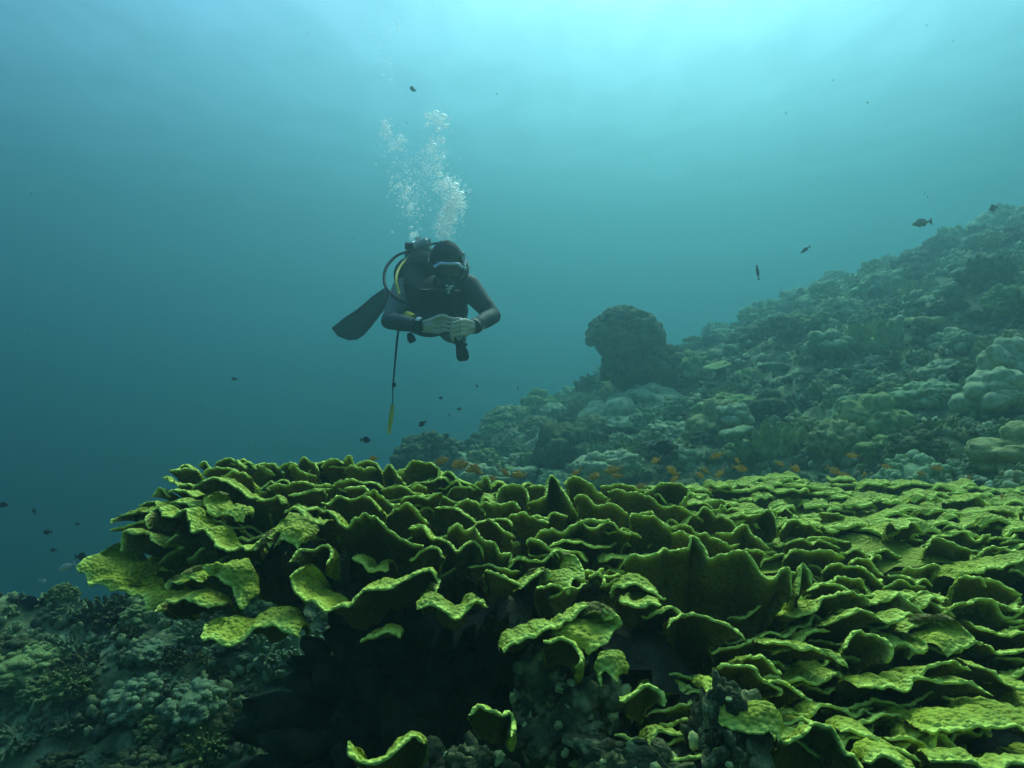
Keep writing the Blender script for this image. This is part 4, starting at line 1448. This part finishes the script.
# ------------------------------------------------------------------ bubbles
def bubble_material():
    m = bpy.data.materials.new('air_bubble')
    m.use_nodes = True
    n = m.node_tree
    b = n.nodes['Principled BSDF']
    b.inputs['Base Color'].default_value = (.85, .88, .86, 1)
    b.inputs['Roughness'].default_value = .25
    tr = n.nodes.new('ShaderNodeBsdfTransparent')
    lw = n.nodes.new('ShaderNodeLayerWeight')
    lw.inputs['Blend'].default_value = .3
    mp = n.nodes.new('ShaderNodeMapRange')
    mp.inputs['To Min'].default_value = .03
    mp.inputs['To Max'].default_value = .80
    mx = n.nodes.new('ShaderNodeMixShader')
    n.links.new(lw.outputs['Facing'], mp.inputs['Value'])
    n.links.new(mp.outputs[0], mx.inputs[0])
    n.links.new(tr.outputs[0], mx.inputs[1])
    gl = n.nodes.new('ShaderNodeBsdfGlossy')
    gl.inputs['Color'].default_value = (.96, .98, .97, 1)
    gl.inputs['Roughness'].default_value = .38
    tl = n.nodes.new('ShaderNodeBsdfTranslucent')
    tl.inputs['Color'].default_value = (.92, .95, .93, 1)
    m3 = n.nodes.new('ShaderNodeMixShader')
    m3.inputs[0].default_value = .6
    n.links.new(gl.outputs[0], m3.inputs[1])
    n.links.new(tl.outputs[0], m3.inputs[2])
    n.links.new(m3.outputs[0], mx.inputs[2])
    n.nodes.remove(b)
    n.links.new(mx.outputs[0], n.nodes['Material Output'].inputs['Surface'])
    return m


M_bub = bubble_material()


def bubbles():
    q = np.random.default_rng(4)
    # (px, py, spread x, spread y, count, size mm)
    clouds = [(438, 120, 11, 9, 95, 5.5), (434, 148, 11, 16, 130, 4.5), (432, 165, 16, 12, 120, 4.5), (446, 186, 13, 11, 170, 5.5), (456, 200, 9, 12, 190, 6),
              (448, 215, 10, 12, 200, 5.5), (444, 230, 9, 9, 150, 5), (386, 130, 6, 9, 50, 5), (396, 146, 10, 8, 60, 5), (402, 190, 12, 12, 90, 4.5),
              (408, 208, 10, 12, 80, 4.5), (405, 165, 18, 20, 70, 3.5), (420, 190, 20, 28, 160, 3.5), (385, 50, 14, 34, 60, 3.2), (395, 20, 16, 18, 40, 3), (415, 235, 6, 4, 20, 5)]
    VV, FF, off = [], [], 0
    v, f = ICO[1]
    big = []
    for px, py, sx, sy, n_, mm in clouds:
        for _ in range(int(n_ * 1.9)):
            x, y = px + q.normal(0, sx * .55), py + q.normal(0, sy * .55)
            Y = 4.15 + q.normal(0, .10)
            s = mm * .00135 * q.uniform(.5, 1) * (2.0 if q.uniform() < .08 else 1)
            VV.append(v * s * np.array([1, 1, .75]) + at(x, y, Y))
            FF.append(f + off)
            off += len(v)
    tag(link('bubble_plume', new_mesh('bubble_plume', np.concatenate(VV), np.concatenate(FF), M_bub)), 'rising plume of tiny silvery bubbles above the diver', None, None, 'stuff')
    v3, f3 = ICO[3]
    cap = v3.copy()
    cap[:, 2] = np.where(cap[:, 2] < 0, cap[:, 2] * .35, cap[:, 2] * .7)
    cap = cap * (1 + .10 * vnoise(cap * 2, 4))[:, None]
    me = new_mesh('bubble', cap, f3, M_bub)
    spots = [(384, 123, 20), (388, 127, 15), (400, 138, 22), (380, 134, 12), (405, 141, 12), (428, 116, 22), (436, 114, 26), (443, 117, 24), (427, 125, 16), (446, 126, 18), (438, 130, 17),
             (443, 140, 16), (433, 146, 22), (430, 152, 16), (443, 158, 15), (440, 175, 22), (447, 181, 24), (455, 186, 26), (460, 195, 30), (452, 200, 24), (444, 196, 20), (462, 205, 22),
             (448, 208, 22), (441, 218, 20), (450, 222, 20), (437, 226, 18), (446, 236, 18), (399, 185, 16), (408, 190, 18), (404, 198, 14), (410, 206, 16), (376, 165, 10), (391, 183, 12), (411, 228, 14), (392, 232, 9), (383, 75, 8), (391, 80, 10), (398, 30, 8)]
    for k, (px, py, mm) in enumerate(spots):
        o = link('bubble', me, None, at(px, py, 4.12 + q.normal(0, .07)), (q.uniform(-.3, .3), q.uniform(-.3, .3), q.uniform(0, 6)), mm * .001)
        stream = 'wide stream rising over the head of the diver' if px > 415 else 'thin stream rising over the tank valve'
        tag(o, 'larger silvery air bubble in the ' + stream, 'bubble', 'larger bubbles in the ' + stream)


bubbles()


def motes():
    q = np.random.default_rng(77)
    v, f = ICO[1]
    VV, FF, off = [], [], 0
    for _ in range(420):
        Y = q.uniform(.8, 3.2)
        p = at(q.uniform(-60, 1084), q.uniform(-40, 560), Y)
        VV.append(v * q.uniform(.0005, .0011) * np.array([1, 1, q.uniform(.5, 1.3)]) + p)
        FF.append(f + off)
        off += len(v)
    tag(link('drifting_specks', new_mesh('drifting_specks', np.concatenate(VV), np.concatenate(FF), M_mote)), 'tiny pale specks drifting in the water', None, None, 'stuff')


M_mote = mat('drifting_speck', (.42, .46, .40), rough=.8)
motes()

# ------------------------------------------------------------------ fish
def fish_mesh(name, m_body, m_fin, depth=.36, width=.15, fork=.5, tail=.26, dorsal=.12):
    xs = [-.50, -.46, -.38, -.25, -.08, .10, .25, .36, .43, .46]
    hs = [.10, .30, .58, .86, 1.0, .92, .70, .42, .26, .22]
    n = 12
    V, F, mi = [], [], []
    for x, h in zip(xs, hs):
        for k in range(n):
            t = 2 * math.pi * k / n
            V.append((x, width * .5 * h ** .8 * math.cos(t), depth * .5 * h * math.sin(t)))
    for i in range(len(xs) - 1):
        for k in range(n):
            F.append((i * n + k, i * n + (k + 1) % n, (i + 1) * n + (k + 1) % n, (i + 1) * n + k))
    F.append(tuple(range(n))[::-1]); F.append(tuple((len(xs) - 1) * n + k for k in range(n)))
    mi += [0] * len(F)

    def slab(poly, y=.012):
        o, m = len(V), len(poly)
        for s in (-y, y):
            for x, z in poly:
                V.append((x, s, z))
        fs = [tuple(range(o, o + m)), tuple(range(o + m, o + 2 * m))[::-1]] + [(o + k, o + m + k, o + m + (k + 1) % m, o + (k + 1) % m) for k in range(m)]
        F.extend(fs)
        mi.extend([1] * len(fs))
    slab([(.44, .04), (.44 + tail, depth * .58), (.44 + tail * .92, depth * .5), (.44 + tail * (1 - fork), 0), (.44 + tail * .92, -depth * .5), (.44 + tail, -depth * .58), (.44, -.04)])
    slab([(-.25, depth * .42), (-.18, depth * .42 + dorsal), (0, depth * .46 + dorsal * .9), (.2, depth * .34 + dorsal), (.33, depth * .3), (.3, depth * .18), (0, depth * .42)])
    slab([(.05, -depth * .42), (.14, -depth * .42 - dorsal), (.3, -depth * .3), (.3, -depth * .18)])
    slab([(-.2, -depth * .38), (-.08, -depth * .46 - dorsal), (-.04, -depth * .4)])
    for s in (-1, 1):
        o = len(V)
        V.extend([(-.18, s * width * .42, -.02), (-.02, s * width * .95, -.09), (-.03, s * width * .85, .02), (-.16, s * width * .46, -.04)])
        F.append((o, o + 1, o + 2)); F.append((o, o + 1, o + 3)); mi += [1, 1]
        ev, ef = ICO[1]
        o = len(V)
        V.extend([tuple(p) for p in ev * .035 + np.array([-.38, s * width * .27, .05])])
        F.extend([tuple(int(i) + o for i in t) for t in ef]); mi += [2] * len(ef)
    return new_mesh(name, V, F, [m_body, m_fin, M_rubber], True, mi)


M_or = mat('orange_scales', (.62, .27, .03), (.74, .40, .06), scale=8, rough=.5)
M_or2 = mat('orange_fin', (.60, .28, .04), rough=.6)
M_dk = mat('dark_scales', (.012, .014, .016), (.03, .034, .036), scale=8, rough=.5)
M_ol = mat('olive_scales', (.16, .17, .06), (.30, .27, .12), scale=5, rough=.5)
M_olf = mat('olive_fin', (.20, .17, .07), rough=.6)
M_rd = mat('reddish_scales', (.10, .055, .04), (.18, .10, .07), scale=6, rough=.5)
M_si = mat('silver_scales', (.40, .43, .40), (.55, .56, .52), scale=6, rough=.35)
fm = {
    'orange': fish_mesh('small_fish', M_or, M_or2, .36, .16, .6, .28, .10),
    'dark': fish_mesh('small_fish', M_dk, M_dk, .52, .16, .35, .24, .12),
    'slim': fish_mesh('slim_fish', M_dk, M_dk, .20, .12, .3, .2, .06),
    'wrasse': fish_mesh('wrasse', M_ol, M_olf, .34, .17, .1, .2, .07),
    'red': fish_mesh('small_fish', M_rd, M_rd, .46, .17, .2, .2, .1),
    'silver': fish_mesh('small_fish', M_si, M_si, .40, .15, .5, .25, .08),
}
fq = np.random.default_rng(30)


def fish(kind, px, py, Y, ln, label, heading=0, pitch=0, roll=0, group=None):
    """ln: body length in metres; heading 0 shows the side with the head towards the viewer's left"""
    o = link(fm[kind].name.split('.')[0], fm[kind], None, at(px, py, Y), (R(roll), R(pitch), R(heading)), ln / 1.2)
    tag(o, label, 'fish', group)
    return o


fish('slim', 757.5, 271.5, 6.5, .15, 'slim dark fish swimming head up in open water above the slope', 20, 80)
fish('slim', 805, 250, 7.0, .16, 'thin dark fish slanting through open water nearer the crest', 25, -32)
fish('wrasse', 921, 223, 6.5, .21, 'largest olive fish gliding just above the crest of the reef', 8, -10)
fish('red', 993, 208, 6.5, .13, 'reddish dark fish above the crest, past the larger olive one', 25, -18)
fish('dark', 412.5, 89, 6.2, .085, 'single dark fish high beside the bubble plume', 55, 0)
fish('dark', 366, 440, 5.0, .085, 'dark fish low in open water near the yellow stick tip', 160, 0)
fish('dark', 422, 424, 5.6, .075, 'tilted dark fish between the yellow stick and the slope', 20, -35)
for px, py in ((449, 415), (459, 409), (518, 388), (477, 386), (441, 398)):
    fish('dark', px, py, 8.0, .07, 'tiny dark fish in open water off the foot of the slope', fq.uniform(0, 360), fq.uniform(-30, 30), 0, 'tiny dark fish off the foot of the slope')
fish('dark', 234, 379, 7.5, .07, 'tiny dark fish alone in the blue far from the reef', 30, 0)
fish('dark', 47, 532, 4.0, .055, 'dark fish with its fins spread, middle of the near school', 70, 10)
fish('dark', 3, 505, 4.2, .06, 'dark fish cut off by the edge of the picture', 200, 0)
fish('dark', 82, 557, 3.6, .075, 'dark fish at the tip of the plate coral', 170, 0)
fish('dark', 53, 550, 6.0, .06, 'faint dark fish below the near school', 20, 0)
fish('dark', 34, 511, 6.5, .06, 'faint upright dark fish above the near school', 30, 70)
fish('dark', 77, 524, 6.5, .05, 'faint dark fish nearest the coral edge in open water', 10, 0)
fish('silver', 66, 567, 3.6, .085, 'pale silvery fish between the left rocks and coral tip', 20, -20)
fish('silver', 43, 581, 3.6, .055, 'small pale fish just above the left rocks', 160, 5)
fish('dark', 30, 602, 2.9, .085, 'dark fish resting on the top of the left rocks', 30, 8)
fish('dark', 663, 448, 5.2, .19, 'large black fish among pale corals behind the plate coral', 170, 0)
fish('silver', 650, 443, 5.2, .07, 'pale fish beside the large black one', 120, 30)
ORANGE = [(441, 464), (456, 463), (476, 469), (470, 467), (505, 473), (518, 471), (493, 478), (333, 459), (373, 462), (347, 461), (594, 478), (596, 476), (612, 470), (617, 479), (640, 484),
          (655, 461), (672, 467), (674, 479), (705, 470), (719, 479), (716, 452), (737, 457), (741, 473), (712, 492), (761, 481), (780, 463), (796, 470), (845, 481), (852, 456), (864, 478),
          (921, 477), (937, 472), (969, 478), (1002, 492), (943, 492), (913, 506), (969, 517), (780, 487), (700, 480), (886, 470), (835, 467), (575, 471), (462, 470)]
for i, (px, py) in enumerate(ORANGE):
    if px < 400:
        zone = 'peeping over the top crest of the ruffled coral'
    elif px < 640:
        zone = 'hovering behind the middle of the ruffled coral crest'
    elif py > 485:
        zone = 'low over the flat carpet of green coral plates'
    else:
        zone = 'hovering beyond the flat carpet of green coral'
    Y = 3.6 if px > 640 else 3.0
    if py > 485:
        Y = 2.7
    if px < 400:
        Y = 2.4
    py += fq.uniform(-5, 4)
    fish('orange', px, py, Y + fq.uniform(-.2, .3), fq.uniform(.05, .095) * Y / 3.2, 'small orange fish ' + zone, fq.choice([0, 180]) + fq.uniform(-50, 50), fq.uniform(-35, 35), 0, 'orange fish ' + zone)
